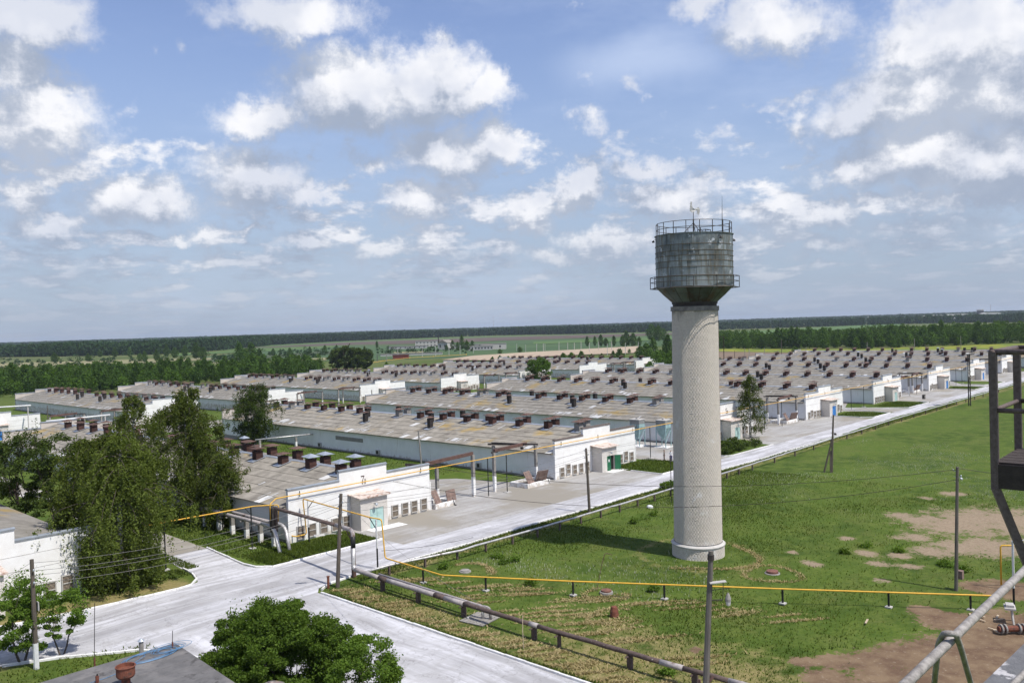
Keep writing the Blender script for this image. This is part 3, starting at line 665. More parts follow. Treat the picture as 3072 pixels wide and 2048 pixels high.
def brick_material(name, c1, c2, mortar, bw, bh, paint=0.):
    m = bpy.data.materials.new(name); m.use_nodes = True; q = NT(m.node_tree); b = q.n['Principled BSDF']; b.inputs['Roughness'].default_value = .9
    geo = q.node('ShaderNodeNewGeometry'); P = geo.outputs['Position']; s = q.sep(P); n = q.sep(geo.outputs['Normal'])
    along = q.mix(q.m('GREATER_THAN', q.m('ABSOLUTE', n[0]), .7), s[0], s[1], 'FLOAT')
    br = q.node('ShaderNodeTexBrick'); q.l.new(q.xyz(along, s[2], 0.), br.inputs['Vector'])
    br.inputs['Color1'].default_value = (*c1, 1); br.inputs['Color2'].default_value = (*c2, 1); br.inputs['Mortar'].default_value = (*mortar, 1)
    br.inputs['Scale'].default_value = 1; br.inputs['Mortar Size'].default_value = .012; br.inputs['Brick Width'].default_value = bw; br.inputs['Row Height'].default_value = bh
    c = q.mix(q.smooth(q.noise(P, 1.1, 5, .65), .62, .85), br.outputs[0], (.46, .40, .33, 1))
    q.l.new(c, b.inputs['Base Color']); bn = q.node('ShaderNodeBump'); bn.inputs['Strength'].default_value = .8; bn.inputs['Distance'].default_value = .02
    q.l.new(q.m('SUBTRACT', 1., br.outputs['Fac']), bn.inputs['Height']); q.l.new(bn.outputs[0], b.inputs['Normal']); return m
brickm = brick_material('painted_brick', (.74, .70, .65), (.66, .62, .56), (.40, .35, .31), .29, .105)
rubblem = mat('porch_slab', (.50, .38, .31), (.62, .57, .52), 3., .95, bump=.4, stain=(.30, .17, .12), sscale=2, sth=(.5, .65))
VENT_N = [0]
def vent(t, x, y, kind='r', s=1.):
    u = abs(x-WD/2)/cos(SLOPE); z = RZ-u*sin(SLOPE)
    if kind in 'rzg':
        o = link('roof_vent', {'r': SHAFT, 'z': SHAFT, 'g': SHAFTG}[kind], t, (x, y, z+.0), (0, 0, random.uniform(-.03, .03))); o.scale = (s, s, s*random.uniform(.92, 1.08))
        c = link('cap', CAPZ if kind == 'z' else CAPR, o, (0, 0, 1.42+random.uniform(-.04, .05)), (random.uniform(-.05, .05), random.uniform(-.05, .05), 0))
    else:
        o = link('tall_vent', TALL, t, (x, y, z)); c = link('cap', CAPT if random.random() < .85 else CAPZ, o, (0, 0, 1.92)); c.scale = (1, 1, 1) if c.data == CAPT else (.7, .7, 1)
    f = link('flashing', FLASH, o, (-.2, 0, .12), (0, -SLOPE if x < WD/2 else SLOPE, 0)); f.scale = (1, 1, 1) if kind != 't' else (.9, .9, 1)
    return o
def house(X, Y, label, near=0, door=None, num=None, cope=coping, zin=0, L0=1, pch=(7.7, 11.9), opened=False, wins=True, grey=.1, group='long white poultry houses'):
    z0 = T(X+10, Y) if Y > 200 else 0.
    t = thing('poultry_house', label, 'farm building', (X, Y, z0), 0, group)
    # long side walls
    for side, x0, x1 in (('l', .06, .36), ('r', WD-.36, WD-.06)):
        if side == 'l' and near >= 1:
            MB().box(.12, .38, -1.2, .36, LN-.38, EZ+.02).build('side_wall', sidew, t)
            for k in range(16):
                for j in range(3): link('wall_panel', PANEL_M, t, (.06+.002*((k+j) % 2), k*PL if 0 < k < 15 else (.39 if k == 0 else k*PL-.39), j*(EZ+.05)/3))
        else:
            w = MB().box(x0, .38, -1.2, x1, LN-.38, EZ+.02)
            for k in range(1, 16): w.box(x0-.035 if side == 'l' else x1, k*PL-.04, -.4, x0 if side == 'l' else x1+.035, k*PL+.04, EZ-.05)
            w.build('side_wall', sidew, t)
    MB().box(.07, -0.0+.39, -1.1, -.12+.17, LN-.39, .25).build('plinth', conc, t)
    wf = gable(0, 'front_wall', t, False, cope); gable(0, 'back_wall', t, True, cope)
    MB().box(-.12, -.05, -.5, .0, .30, 3.45).build('pilaster', white, t); MB().box(WD, -.05, -.5, WD+.14, .30, 3.45).build('pilaster', white, t)
    for zz in (3.05, 4.3): MB().box(.3, -.012, zz, WD-.3, -.001, zz+.035).build('wall_groove', concw, wf)
    # roof
    y0, y1 = .38, LN-.38
    dk = MB().prism([(-.32, EZ-.22), (WD/2, RZ-.10), (WD+.32, EZ-.22), (WD+.32, EZ-.05), (WD/2, RZ+.02), (-.32, EZ-.05)], y0, y1).build('roof', slatefar, t)
    MB().prism([(WD/2-.42, RZ+.02), (WD/2, RZ+.14), (WD/2+.42, RZ+.02), (WD/2+.42, RZ-.03), (WD/2, RZ+.09), (WD/2-.42, RZ-.03)], y0, y1).build('ridge_cap', zinc, dk)
    nS = int((y1-y0)/SHW)
    cnt = 0; lim = 296 if near >= 2 else 0; bulk = [MB(), MB()]
    prof = [(.028 if i % 2 else -.02) for i in range(9)] if near >= 2 else ([0, .02, 0] if near == 1 else [0, 0])
    for k in range(nS):
        for r in range(ROWS):
            u = .05+SHL*(r+.5); yc = y0+SHW*(k+.5); jit = random.uniform(-.012, .012)
            new = random.random() < (.10 if r == ROWS-1 else .008)
            px, py, pz = slope_pt(u, yc)
            if cnt < lim and -2 < yc < 70:
                o = link('roof_sheet', SHEETN if new else SHEET, dk, (px, py, pz+jit), (0, SLOPE+pi if False else -SLOPE, pi*0)); 
                o.rotation_euler = (0, -SLOPE, 0); o.scale = (-1, 1, 1); cnt += 1
            else:
                b = bulk[1 if new else 0]; n = len(prof)
                vs = []
                for i in range(n):
                    yy = yc-SHW/2+SHW*i/(n-1)
                    for e, dz in ((-1, .02), (1, .08)):
                        q = slope_pt(u+e*(SHL/2+(.06 if e > 0 else 0)), yy); vs.append((q[0], q[1], q[2]+dz+prof[i]+jit))
                b.add(vs, [(2*i, 2*i+1, 2*i+3, 2*i+2)[::-1] for i in range(n-1)]+[(2*n-1, 1, 0, 2*n-2)][:0])
                a0 = slope_pt(u+SHL/2+.06, yc-SHW/2); a1 = slope_pt(u+SHL/2+.06, yc+SHW/2)
                b.add([(a0[0]-.001, a0[1], a0[2]+.01), (a1[0]-.001, a1[1], a1[2]+.01), (a1[0]-.001, a1[1], a1[2]+.075), (a0[0]-.001, a0[1], a0[2]+.075)], [(3, 2, 1, 0)])
    if near >= 1:
        for r in range(ROWS):       # far slope
            for k in range(nS):
                u = .05+SHL*(r+.5); yc = y0+SHW*(k+.5); b = bulk[0]
                q = [slope_pt(u+e*SHL/2, yc+f*SHW/2, 1, .03+.05*(e > 0)) for e, f in ((-1,-1),(1,-1),(1,1),(-1,1))]; b.add(q, [(0, 1, 2, 3)])
    for b, m_, nm in ((bulk[0], slate if near >= 2 else slatefar, 'roof_sheets'), (bulk[1], slatenew, 'new_roof_sheets')):
        if b.v: tag(b.build(nm, m_, dk), kind='stuff')
    # light strips showing where sheets were replaced
    ns = MB(); nf = 46 if near else 22
    for _ in range(nf):
        u = random.choice((SL-.9, SL-1.0, SL-1.1, SL-.8, SL-.7, SL-1.2, SL-1.0, random.uniform(1.5, SL-1.2))); yc = random.uniform(2, LN-4); w = random.choice((.16, .2, .24, .3, .3, 1.0)) 
        L = random.uniform(.8, 1.9)
        q = [slope_pt(u+e*L/2, yc+f*w/2, -1, .115) for e, f in ((-1,-1),(1,-1),(1,1),(-1,1))]; ns.add(q, [(3, 2, 1, 0)])
    tag(ns.build('pale_strips', slatenew, dk), kind='stuff')
    # vents
    for k in range(15):
        y = 2.3+6.1*k
        if k in (5, 8): 
            vent(t, 6.6, y+1.2, 't'); vent(t, 4.4, y-1.0, 't')
            if near: vent(t, 13.6, y+.6, 't')
            if k == 8: continue
        kd = 'z' if k < zin else ('g' if random.random() < grey else 'r')
        vent(t, 8.35, y, kd); vent(t, 10.75 if near else 10.6, y+.55, kd)
        if k % 5 == 3 and random.random() < .5: vent(t, 9.6, y+2.2, 'r', .8)
    # louvred air intakes
    if wins:
        xs = [1.35, 2.75, 4.2, 5.7, 7.0 if near != 2 else 7.15, 14.0, 15.5, 16.9, 18.4]
        for i, x in enumerate(xs):
            if pch[0]-.5 < x < pch[1]+.6: continue
            zz = .22+(.28 if i in (1, 7) and num is None else 0)
            f = link('louvre_window', LF, t, (x, -.0, zz))
            link('louvre', LB, f, (0, -.0, 0)); link('louvre', LB, f, (0, 0, .66))
    if door: 
        porch(t, pch[0], pch[1], door, opened)
    if num: digit(num, 9.6, 4.75, .95, wf, -.02)
    # extras on the long wall
    return t
R1 = [(8.6, 'A', dict(near=1, door=teal, pch=(7.2, 11.6), zin=0)), (47.2, 'B', dict(near=2, door=teal, num='7', zin=2, pch=(7.8, 11.5))), (90.2, 'C', dict(near=2, door=green, cope=copingb, opened=True, pch=(8.4, 12.0))),
      (129.2, 'D', dict(near=1, door=teal, num='5')), (172.5, 'E', dict(near=1, door=blue)), (211.0, 'F', dict(door=teal, num='1')), (252.8, 'G', dict(door=blue)), (290.5, 'H', dict(door=blue)), (331.4, 'I', dict(door=blue)), (369.5, 'J', dict(door=blue))]
LB1 = {'A': 'white poultry house at the lower left, its front half hidden by the drooping birch', 'B': 'nearest white poultry house with the number 7 and a turquoise porch door', 'C': 'white poultry house with the open green door, just left of the water tower',
 'D': 'white poultry house numbered 5, directly behind the water tower shaft', 'E': 'white poultry house with blue door, first one fully clear to the right of the tower', 'F': 'white poultry house with the faint number 1, second to the right of the roadside birch',
 'G': 'white poultry house with blue door beside the second loading gantry right of the tower', 'H': 'white poultry house whose front stands just behind the floodlight mast', 'I': 'white poultry house framed inside the brown steel platform at the right edge', 'J': 'farthest white poultry house of the front row, at the end of the road'}
HS = {}
for X, k, kw in R1: HS[k] = house(X, 77.6, LB1[k], **kw)
R2 = [(10.5, 'a'), (52.0, 'b'), (93.5, 'c'), (128.5, 'd'), (170.0, 'e'), (206.6, 'f'), (249., 'g'), (288., 'h'), (329.8, 'i')]
LB2 = {'a': 'leftmost back-row poultry house, mostly out of the frame', 'b': 'white poultry house at the left edge with pipe frames on its roof', 'c': 'back-row poultry house with rusty vents, its blank white front left of the tall birch',
 'd': 'back-row poultry house behind the tall birch, only its white front corner clear', 'e': 'back-row poultry house with plain white front behind the leaning pole', 'f': 'back-row poultry house with grey block annex right of its front', 'g': 'back-row poultry house with the blue door, left of the round tree',
 'h': 'back-row poultry house just right of the round tree', 'i': 'farthest back-row poultry house left of the water tower shaft'}
for X, k in R2: HS[k] = house(X, 232., LB2[k], door=(blue if k in 'bg' else (beige if k in 'efi' else None)), pch=(8.2, 11.8), wins=(k != 'c'), grey=.45 if k in 'def' else .1, num=None, group='long white poultry houses')
# wall details of the house with the green door
c_ = HS['C']
MB().box(.03, 45.2, 2.05, .058, 53.6, 2.75).build('bare_patch', conc, c_)
for y in (58.7, 40.8, 15.5):
    b = MB().box(-.25, y-.45, .3, .055, y+.45, 1.1); b.box(-.255, y-.3, .42, -.251, y+.3, 1.0, 1); b.build('wall_hatch', [concw, glassm], c_)
# ================================================================ WATER TOWER
def water_tower():
    x0, y0 = TWR
    t = thing('water_tower', 'tall round brick water tower with grey steel tank and rooster vane', 'water tower', (x0, y0, -.1))
    t.rotation_euler = (0, 0, 0); t.rotation_euler[0] = radians(.75); t.rotation_euler[1] = radians(.15)
    n = 64
    def rad(z): return 2.23-.12*(z/23.4)
    core = MB().lathe([(2.385, -.6), (2.385, 1.24)], n).lathe([(rad(1.4)-.035, 1.40), (rad(23.3)-.035, 23.35)], n, cap1=True)
    core = core.build('shaft', mortarm, t, smooth=False)
    # brickwork: every brick a small proud curved block, courses alternate stretchers and headers
    for nm, zA, zB, extra in (('brickwork', 1.50, 23.0, 0.), ('plinth_brickwork', -.3, 1.27, .19)):
        vs, fs = [], []; z = zA; k = 0; bh = .100
        col = []
        while z < zB:
            r = (rad(z) if not extra else 2.42)+.0; head = (k % 2 == 1) if not extra else (k % 4 == 3)
            nb = int(2*pi*r/(.262 if not head else .131)); off = .5*((k//2) % 2) if not head else .25
            th = (np.arange(nb)+off)*2*pi/nb; dth = 2*pi/nb*(.5-.006/(.262 if not head else .131)*1.0)
            ro = r+rng.normal(0, .0025, nb)
            for sgn, zz, rr in ((-1, z+.006, 0), (1, z+.006, 0), (1, z+bh-.006, 0), (-1, z+bh-.006, 0)):
                a = th+sgn*dth; vs.append(np.stack([np.cos(a)*ro, np.sin(a)*ro, np.full(nb, zz)], -1))
            for sgn, zz in ((-1, z), (1, z), (1, z+bh), (-1, z+bh)):
                a = th+sgn*(dth+.003/r); vs.append(np.stack([np.cos(a)*(r-.045), np.sin(a)*(r-.045), np.full(nb, zz)], -1))
            base = sum(len(q) for q in vs[:-8]); i = np.arange(nb)
            ids = [base+j*nb+i for j in range(8)]
            fs += [np.stack([ids[0], ids[1], ids[2], ids[3]], -1), np.stack([ids[4], ids[5], ids[1], ids[0]], -1), np.stack([ids[5], ids[6], ids[2], ids[1]], -1), np.stack([ids[6], ids[7], ids[3], ids[2]], -1), np.stack([ids[7], ids[4], ids[0], ids[3]], -1)]
            tone = rng.random(nb); col += [tone]*8
            z += bh; k += 1
        v = np.concatenate(vs); f = np.concatenate(fs); o = np_mesh(nm, v, f, towerbrick, t, np.concatenate(col)); tag(o, kind='stuff')
    MB().lathe([(2.24, 1.45), (2.50, 1.30), (2.50, 1.22), (2.42, 1.22)], n).build('plinth_ledge', concw, t)
    MB().lathe([(2.05, 23.0), (2.22, 23.0), (2.22, 23.42), (2.05, 23.42)], n, cap1=True).build('collar', collarm, t)
    MB().lathe([(2.02, 23.40), (2.02, 23.62), (2.10, 23.66), (2.10, 23.82), (2.02, 23.86)], 32).build('neck_band', dark, t)
    R = 3.52; zc0, zc1, zt = 23.82, 25.2, 30.0
    # funnel of steel plates
    nf = 18
    for k in range(nf):
        b = MB(); a0, a1 = 2*pi*k/nf+.012, 2*pi*(k+1)/nf-.012; m_ = 4
        for (ra, za, rb, zb) in ((2.08, zc0, 2.9, zc0+.75), (2.9, zc0+.765, R-.01, zc1)):
            vs = []
            for j in range(m_+1):
                a = a0+(a1-a0)*j/m_; e = .012*(k % 2)
                vs += [((ra+e)*cos(a), (ra+e)*sin(a), za), ((rb+e)*cos(a), (rb+e)*sin(a), zb)]
            b.add(vs, [(2*j, 2*j+2, 2*j+3, 2*j+1) for j in range(m_)])
        b.build('funnel_plate', funnelm, t)
    MB().lathe([(1.98, zc0-.3), (2.06, zc0), (2.87, zc0+.75), (R-.05, zc1), (R-.05, zt-.02)], n).build('tank_shell', dark, t)
    rows = [(25.2, 26.15, 9), (26.15, 26.95, 9), (26.95, 27.5, 12), (27.5, 27.98, 12), (27.98, 28.42, 14), (28.42, 29.0, 12), (29.0, 30.0, 9)]
    for i, (za, zb, nn) in enumerate(rows):
        for k in range(nn):
            a0 = 2*pi*(k+.37*i)/nn; a1 = a0+2*pi/nn-.008; e = .0+.014*(k % 2)+.006*(i % 2); m_ = 5; b = MB(); vs = []
            for j in range(m_+1):
                a = a0+(a1-a0)*j/m_
                vs += [((R+e)*cos(a), (R+e)*sin(a), za+.012), ((R+e+.012)*cos(a), (R+e+.012)*sin(a), zb-.008)]
            b.add(vs, [(2*j, 2*j+2, 2*j+3, 2*j+1) for j in range(m_)])
            b.build('tank_plate', tankm, t)
    for z in (25.2, 26.15, 26.95, 27.5, 27.98, 28.42, 29.0): MB().lathe([(R+.02, z-.02), (R+.055, z-.02), (R+.055, z+.025), (R+.02, z+.025)], n).build('seam_ring', seamm, t)
    MB().lathe([(0.01, 30.35), (1.2, 30.22), (R+.10, zt+.02), (R+.10, zt-.04), (R-.1, zt-.06)], n).build('tank_roof', tankm, t)
    # railings
    def railing(nm, r, z, h, nn, posts=True, wav=0., rails=(1., .5), toe=True):
        g = MB(); pts = lambda zz: [(r*cos(2*pi*k/nn), r*sin(2*pi*k/nn), zz+wav*sin(k*2.2)) for k in range(nn+1)]
        for f in rails: g.tube(pts(z+h*f), .03, 5, caps=False)
        if toe: g.tube(pts(z), .035, 5, caps=False)
        o = g.build(nm, railm, t)
        for k in range(nn): 
            a = 2*pi*k/nn; MB().bar((r*cos(a), r*sin(a), z), (r*cos(a), r*sin(a), z+h), .05).build('railing_post', railm, o)
        return o
    railing('railing', 3.44, 30.0, 1.12, 18)
    o = railing('gallery_railing', 4.06, 25.12, 1.05, 12, rails=(1., .55))
    gb = MB()
    for k in range(12): a = 2*pi*k/12; gb.bar((3.45*cos(a), 3.45*sin(a), 25.16), (4.1*cos(a), 4.1*sin(a), 25.12), .06)
    gb.build('gallery_bracket', railm, o)
    for k in range(12):
        if k in (2, 8): continue
        a0, a1 = 2*pi*k/12+.03, 2*pi*(k+1)/12-.03
        q = [(3.56*cos(a0), 3.56*sin(a0)), (3.8*cos(a0), 3.8*sin(a0)), (3.8*cos(a1), 3.8*sin(a1)), (3.56*cos(a1), 3.56*sin(a1))]; dz = random.uniform(-.05, .05)
        MB().add([(x, y, 25.2+dz) for x, y in q]+[(x, y, 25.22+dz) for x, y in q], [(3,2,1,0),(4,5,6,7),(1,2,6,5),(0,1,5,4),(3,0,4,7)]).build('gallery_plank', coping, o)
    # hatch housing, mast with the rooster, lightning rod, ladder
    MB().tube([(0, 0, 30.2), (0, 0, 31.5)], .07, 6).bar((0, 0, 31.2), (.9, .3, 30.15), .05).bar((0, 0, 31.2), (-.7, .7, 30.2), .05).bar((0, 0, 31.2), (-.3, -.95, 30.15), .05).tube([(0, 0, 31.5), (0, 0, 32.2)], .035, 6).build('vane_mast', dark, t)
    r_ = Vector(R0)                           # the vane points across the line of sight on that day
    P2 = [(-.18,.02),(-.06,-.06),(.06,-.02),(.16,.10),(.30,.16),(.36,.02),(.30,-.22),(.40,-.12),(.44,-.34),(.50,-.10),(.53,-.30),(.60,.0),(.62,.22),(.54,.38),(.42,.46),(.34,.34),(.26,.36),(.16,.24),(.04,.30),(-.08,.46),(-.12,.66),(-.10,.86),(-.13,.98),(-.17,.90),(-.21,.98),(-.24,.86),(-.33,.80),(-.24,.76),(-.27,.66),(-.30,.44),(-.32,.24),(-.27,.08)]
    b = MB(); n_ = len(P2); tri = tessellate_polygon([[Vector((x, z, 0)) for x, z in P2]])
    cx_ = sum(x for x, z in P2)/n_; cz_ = sum(z for x, z in P2)/n_
    nrm = Vector((-r_.y, r_.x, 0))
    th_ = lambda x, z: .035+.085*max(0, 1-abs(x+.05)/.35)*max(0, 1-abs(z-.2)/.5)
    f_ = [tuple(Vector((0, 0, 32.2+z))+r_*x+nrm*th_(x, z)*sg) for sg in (1, -1) for x, z in P2]
    b.add(f_, [tuple(q) for q in tri]+[tuple(i+n_ for i in q[::-1]) for q in tri]+[(i, (i+1) % n_, (i+1) % n_+n_, i+n_) for i in range(n_)])
    b.build('rooster_vane', galv, t)
    ra = Vector(R0); MB().tube([tuple(ra*2.75+Vector((.4, .3, 30.0))), tuple(ra*2.75+Vector((.4, .3, 31.6)))], .045, 6).tube([tuple(ra*2.75+Vector((.4, .3, 31.6))), tuple(ra*2.75+Vector((.45, .3, 33.7)))], [.03, .01], 5).build('lightning_rod', dark, t)
    h = MB(); c = ra*1.4+Vector((1.2, 1.0, 0))
    for dx, dy in ((0, 0), (.9, 0), (.9, .9), (0, .9)): h.bar((c.x+dx, c.y+dy, 30.1), (c.x+dx, c.y+dy, 30.75), .05)
    for z in (30.45, 30.75): h.bar((c.x, c.y, z), (c.x+.9, c.y, z), .05).bar((c.x+.9, c.y, z), (c.x+.9, c.y+.9, z), .05).bar((c.x+.9, c.y+.9, z), (c.x, c.y+.9, z), .05).bar((c.x, c.y+.9, z), (c.x, c.y, z), .05)
    h.build('hatch_frame', dark, t)
    # lamps under the rim
    for a in (atan2(-.85, -.525)+.2, atan2(r_.y, r_.x), atan2(-r_.y, -r_.x)):
        MB().bar((3.5*cos(a), 3.5*sin(a), 29.75), (3.75*cos(a), 3.75*sin(a), 29.6), .04).lathe([(.03, 29.62), (.14, 29.5), (.12, 29.42)], 8, (3.77*cos(a), 3.77*sin(a))).build('rim_lamp', dark, t)
    # red-brown down pipe and ladder on the right side
    a = atan2(r_.y, r_.x)+.1; p = lambda r, z: (r*cos(a), r*sin(a), z)
    MB().tube([p(2.50, .3), p(2.34, 1.6), p(2.22, 23.3)], .045, 6).build('down_pipe', beamb, t)
    a2 = atan2(-r_.y, -r_.x)-.05
    l = MB(); 
    for da in (-.05, .05): l.tube([(2.45*cos(a2+da), 2.45*sin(a2+da), 5.0), (2.45*cos(a2+da), 2.45*sin(a2+da), 9.3)], .02, 4)
    for k in range(12): l.bar((2.45*cos(a2-.05), 2.45*sin(a2-.05), 5.1+k*.35), (2.45*cos(a2+.05), 2.45*sin(a2+.05), 5.1+k*.35), .025)
    l.build('ladder', dark, t)
    g = MB()
    for z in (18.4, 20.5): 
        q = [p(2.2, z), p(2.75, z)]; g.bar(q[0], q[1], .05)
    g.bar(p(2.75, 18.4), p(2.75, 20.5), .05); g.build('wire_bracket', dark, t)
    return t
def np_mesh(name, v, f, m, parent=None, tone=None, link_=True):
    me = bpy.data.meshes.new(name); v = np.asarray(v, np.float32); f = np.asarray(f, np.int32); k = f.shape[1]
    me.vertices.add(len(v)); me.vertices.foreach_set('co', v.ravel()); me.loops.add(f.size); me.polygons.add(len(f))
    me.loops.foreach_set('vertex_index', f.ravel()); me.polygons.foreach_set('loop_start', np.arange(0, f.size, k, dtype=np.int32)); me.polygons.foreach_set('loop_total', np.full(len(f), k, np.int32))
    if tone is not None: a = me.attributes.new('tone', 'FLOAT', 'POINT'); a.data.foreach_set('value', np.asarray(tone, np.float32))
    me.materials.append(m); me.update(calc_edges=True)
    return link(name, me, parent) if link_ else me
def tower_mats():
    g = globals()
    g['mortarm'] = mat('mortar', (.36, .33, .30), (.32, .295, .27), 2., .95)
    m = bpy.data.materials.new('silicate_brick'); m.use_nodes = True; q = NT(m.node_tree); b = q.n['Principled BSDF']; b.inputs['Roughness'].default_value = .88; b.inputs['Specular IOR Level'].default_value = .15
    P = q.node('ShaderNodeNewGeometry').outputs['Position']; tn = q.node('ShaderNodeAttribute', attribute_name='tone').outputs['Fac']; s = q.sep(P)
    c = q.mix(tn, (.57, .51, .445, 1), (.64, .58, .51, 1))
    c = q.mix(q.smooth(q.noise(q.v('MULTIPLY', P, (1, 1, .35)), .45, 5, .6), .48, .8), c, (.55, .50, .45, 1))
    c = q.mix(q.m('MULTIPLY', q.smooth(q.noise(q.v('MULTIPLY', P, (1, 1, .8)), .5, 4, .6), .60, .72), .75), c, (.76, .75, .74, 1))
    # water staining that runs down from the tank
    run = q.m('ADD', q.smooth(s[2], 19.8, 23.4), q.m('MULTIPLY', q.m('SUBTRACT', q.noise(q.v('MULTIPLY', P, (1, 1, .25)), 1.1, 5, .65), .5), 1.9))
    c = q.mix(q.m('MULTIPLY', q.smooth(run, .75, 1.25), .8), c, (.13, .115, .10, 1))
    q.l.new(c, b.inputs['Base Color']); g['towerbrick'] = m
    g['collarm'] = mat('stained_collar', (.15, .14, .13), (.24, .225, .21), 2.5, .9, bump=.2)
    m = bpy.data.materials.new('tank_plate'); m.use_nodes = True; q = NT(m.node_tree); b = q.n['Principled BSDF']
    P = q.node('ShaderNodeNewGeometry').outputs['Position']; oi = q.node('ShaderNodeObjectInfo').outputs['Random']; s = q.sep(P)
    c = q.mix(q.smooth(q.noise(q.v('MULTIPLY', P, (1, 1, .5)), .5, 5, .65), .38, .62), (.105, .122, .128, 1), (.27, .30, .305, 1))
    c = q.v('SCALE', c, sc=q.m('ADD', q.m('MULTIPLY', oi, .5), .75))
    c = q.mix(q.smooth(q.noise(P, .9, 5, .7), .58, .64), c, (.50, .52, .54, 1))
    str_ = q.noise(q.v('MULTIPLY', P, (1, 1, .12)), 2.6, 4, .6); c = q.mix(q.m('MULTIPLY', q.smooth(str_, .46, .66), .7), c, (.135, .115, .075, 1))
    c = q.mix(q.smooth(q.noise(P, 2.2, 5, .65), .66, .76), c, (.22, .11, .05, 1))
    q.l.new(c, b.inputs['Base Color']); b.inputs['Metallic'].default_value = .55; b.inputs['Roughness'].default_value = .55
    bn = q.node('ShaderNodeBump'); bn.inputs['Strength'].default_value = .35; bn.inputs['Distance'].default_value = .1; q.l.new(q.noise(P, 1.3, 3, .5), bn.inputs['Height']); q.l.new(bn.outputs[0], b.inputs['Normal'])
    g['tankm'] = m
    g['funnelm'] = mat('funnel_plate', (.105, .125, .120), (.07, .08, .078), .8, .6, .3, stain=(.075, .05, .035), sscale=1.1, sth=(.5, .65), objvar=.3)
    g['seamm'] = mat('rust_seam', (.10, .075, .05), (.16, .13, .09), 3., .8)
    g['railm'] = mat('dark_rail', (.06, .06, .063), (.10, .085, .07), 4., .6)
tower_mats(); water_tower()

# ================================================================ PIPES
def bend(pts, r=.25, n=4):
    """round off the corners of a pipe run"""
    P = [Vector(p) for p in pts]; out = [P[0]]
    for a, b, c in zip(P[:-2], P[1:-1], P[2:]):
        u = (a-b); v = (c-b); rr = min(r, u.length*.45, v.length*.45); p0 = b+u.normalized()*rr; p1 = b+v.normalized()*rr
        for k in range(n+1): t = k/n; out.append(p0*(1-t)**2+b*2*t*(1-t)+p1*t*t)
    out.append(P[-1]); return [tuple(p) for p in out]
def sag(pts, amp, step, seed=1):
    """a pipe that is not quite straight: subdivide and wobble"""
    out = []; R_ = random.Random(seed)
    for a, b in zip(pts[:-1], pts[1:]):
        a = Vector(a); b = Vector(b); n = max(1, int((b-a).length/step))
        for k in range(n):
            p = a+(b-a)*k/n; out.append((p.x+R_.uniform(-amp, amp), p.y+R_.uniform(-amp, amp), p.z+R_.uniform(-amp, amp)))
    out.append(tuple(pts[-1])); return out
def post(par, x, y, z0, z1, w, m, name='support_post', foot=None, split=None):
    if split:
        b = MB().box(x-w/2, y-w/2, split, x+w/2, y+w/2, z1).box(x-w/2, y-w/2, z0, x+w/2, y+w/2, split-.002, 1); o = b.build(name, m, par)
    else: o = MB().box(x-w/2, y-w/2, z0, x+w/2, y+w/2, z1).build(name, m, par)
    if foot: MB().box(x-foot/2, y-foot/2, z0, x+foot/2, y+foot/2, .10).build('concrete_foot', concw, o)
    return o
# gas pipe along the house fronts
g1 = thing('gas_pipe', 'yellow gas pipe running along the fronts of the white houses', 'pipe', (47, 77.3, 0))
def gp(pts, r, name='pipe', m=yel, par=None, n=8, bd=.2):
    b = MB().tube(bend(pts, bd), r, n); o = b.build(name, m, par, smooth=True); 
    if par is not None: o.location = -Vector(par.location)
    return o
def fix(par):
    """children were modelled in world coordinates: shift them to hang off their thing"""
    for c in par.children:
        if tuple(c.location) == (0, 0, 0): c.location = -Vector(par.location)
fp = [(46.9, 77.28, 5.05), (110.3, 77.28, 5.0)]
gp([(44.9, 77.28, 2.9), (44.9, 77.28, 4.6), (45.6, 77.28, 5.05), (47.4, 77.28, 5.05), (420, 77.28, 5.0)], .055, par=g1, bd=.15)
for x in (48.5, 57, 65.2, 91.4, 100, 109, 130.3, 139, 147.6, 173.5, 182, 191, 212, 221, 229.5, 254, 262.5, 271, 291.5, 300): post(g1, x, 77.42, 4.75, 5.35, .07, black, 'bracket')
for i, (x, y) in enumerate([(76.4, 77.28), (79.9, 77.28), (113.5, 77.28), (123.3, 77.28), (153, 77.28), (160.5, 77.28), (196.2, 77.28), (203.8, 77.28), (236, 77.28), (241.5, 77.28), (277, 77.28), (283, 77.28), (314, 77.28), (320, 77.28)]): post(g1, x, y, 0, 5., .09, black, foot=.8)
fix(g1)
g2 = thing('gas_pipe', 'yellow gas pipe on two dark posts left of house 7, disappearing behind the birch', 'pipe', (44.9, 77.3, 0))
gp([(45.9, 77.5, 2.6), (45.9, 77.35, 4.35), (44.0, 78.9, 4.35), (34.4, 78.6, 4.55), (29.6, 78.2, 4.6), (29.2, 78.4, 4.9), (10, 78.4, 4.95)], .06, par=g2)
for x, y in ((43.7, 79.0), (34.5, 78.6)):
    o = post(g2, x, y, 0, 4.4, .10, black, foot=.6); MB().bar((x, y, 3.5), (x-.8, y, 4.45), .05).build('brace', black, o)
fix(g2)
g3 = thing('gas_pipe', 'yellow gas pipe crossing over the road and running low across the grass', 'pipe', (48, 70, 0))
gp([(47.3, 79.2, .8), (47.6, 77.0, .75), (48.9, 77.0, .75), (48.6, 77.0, 4.55), (46.9, 63.1, 4.75), (47.2, 61.8, 4.7), (47.3, 61.6, 1.15), (46.9, 53.4, 1.15), (52.1, 43.9, 1.15), (61.3, 28.4, 1.15), (68.3, 17, 1.15), (68.5, 16.6, 1.15)], .065, par=g3, bd=.3)
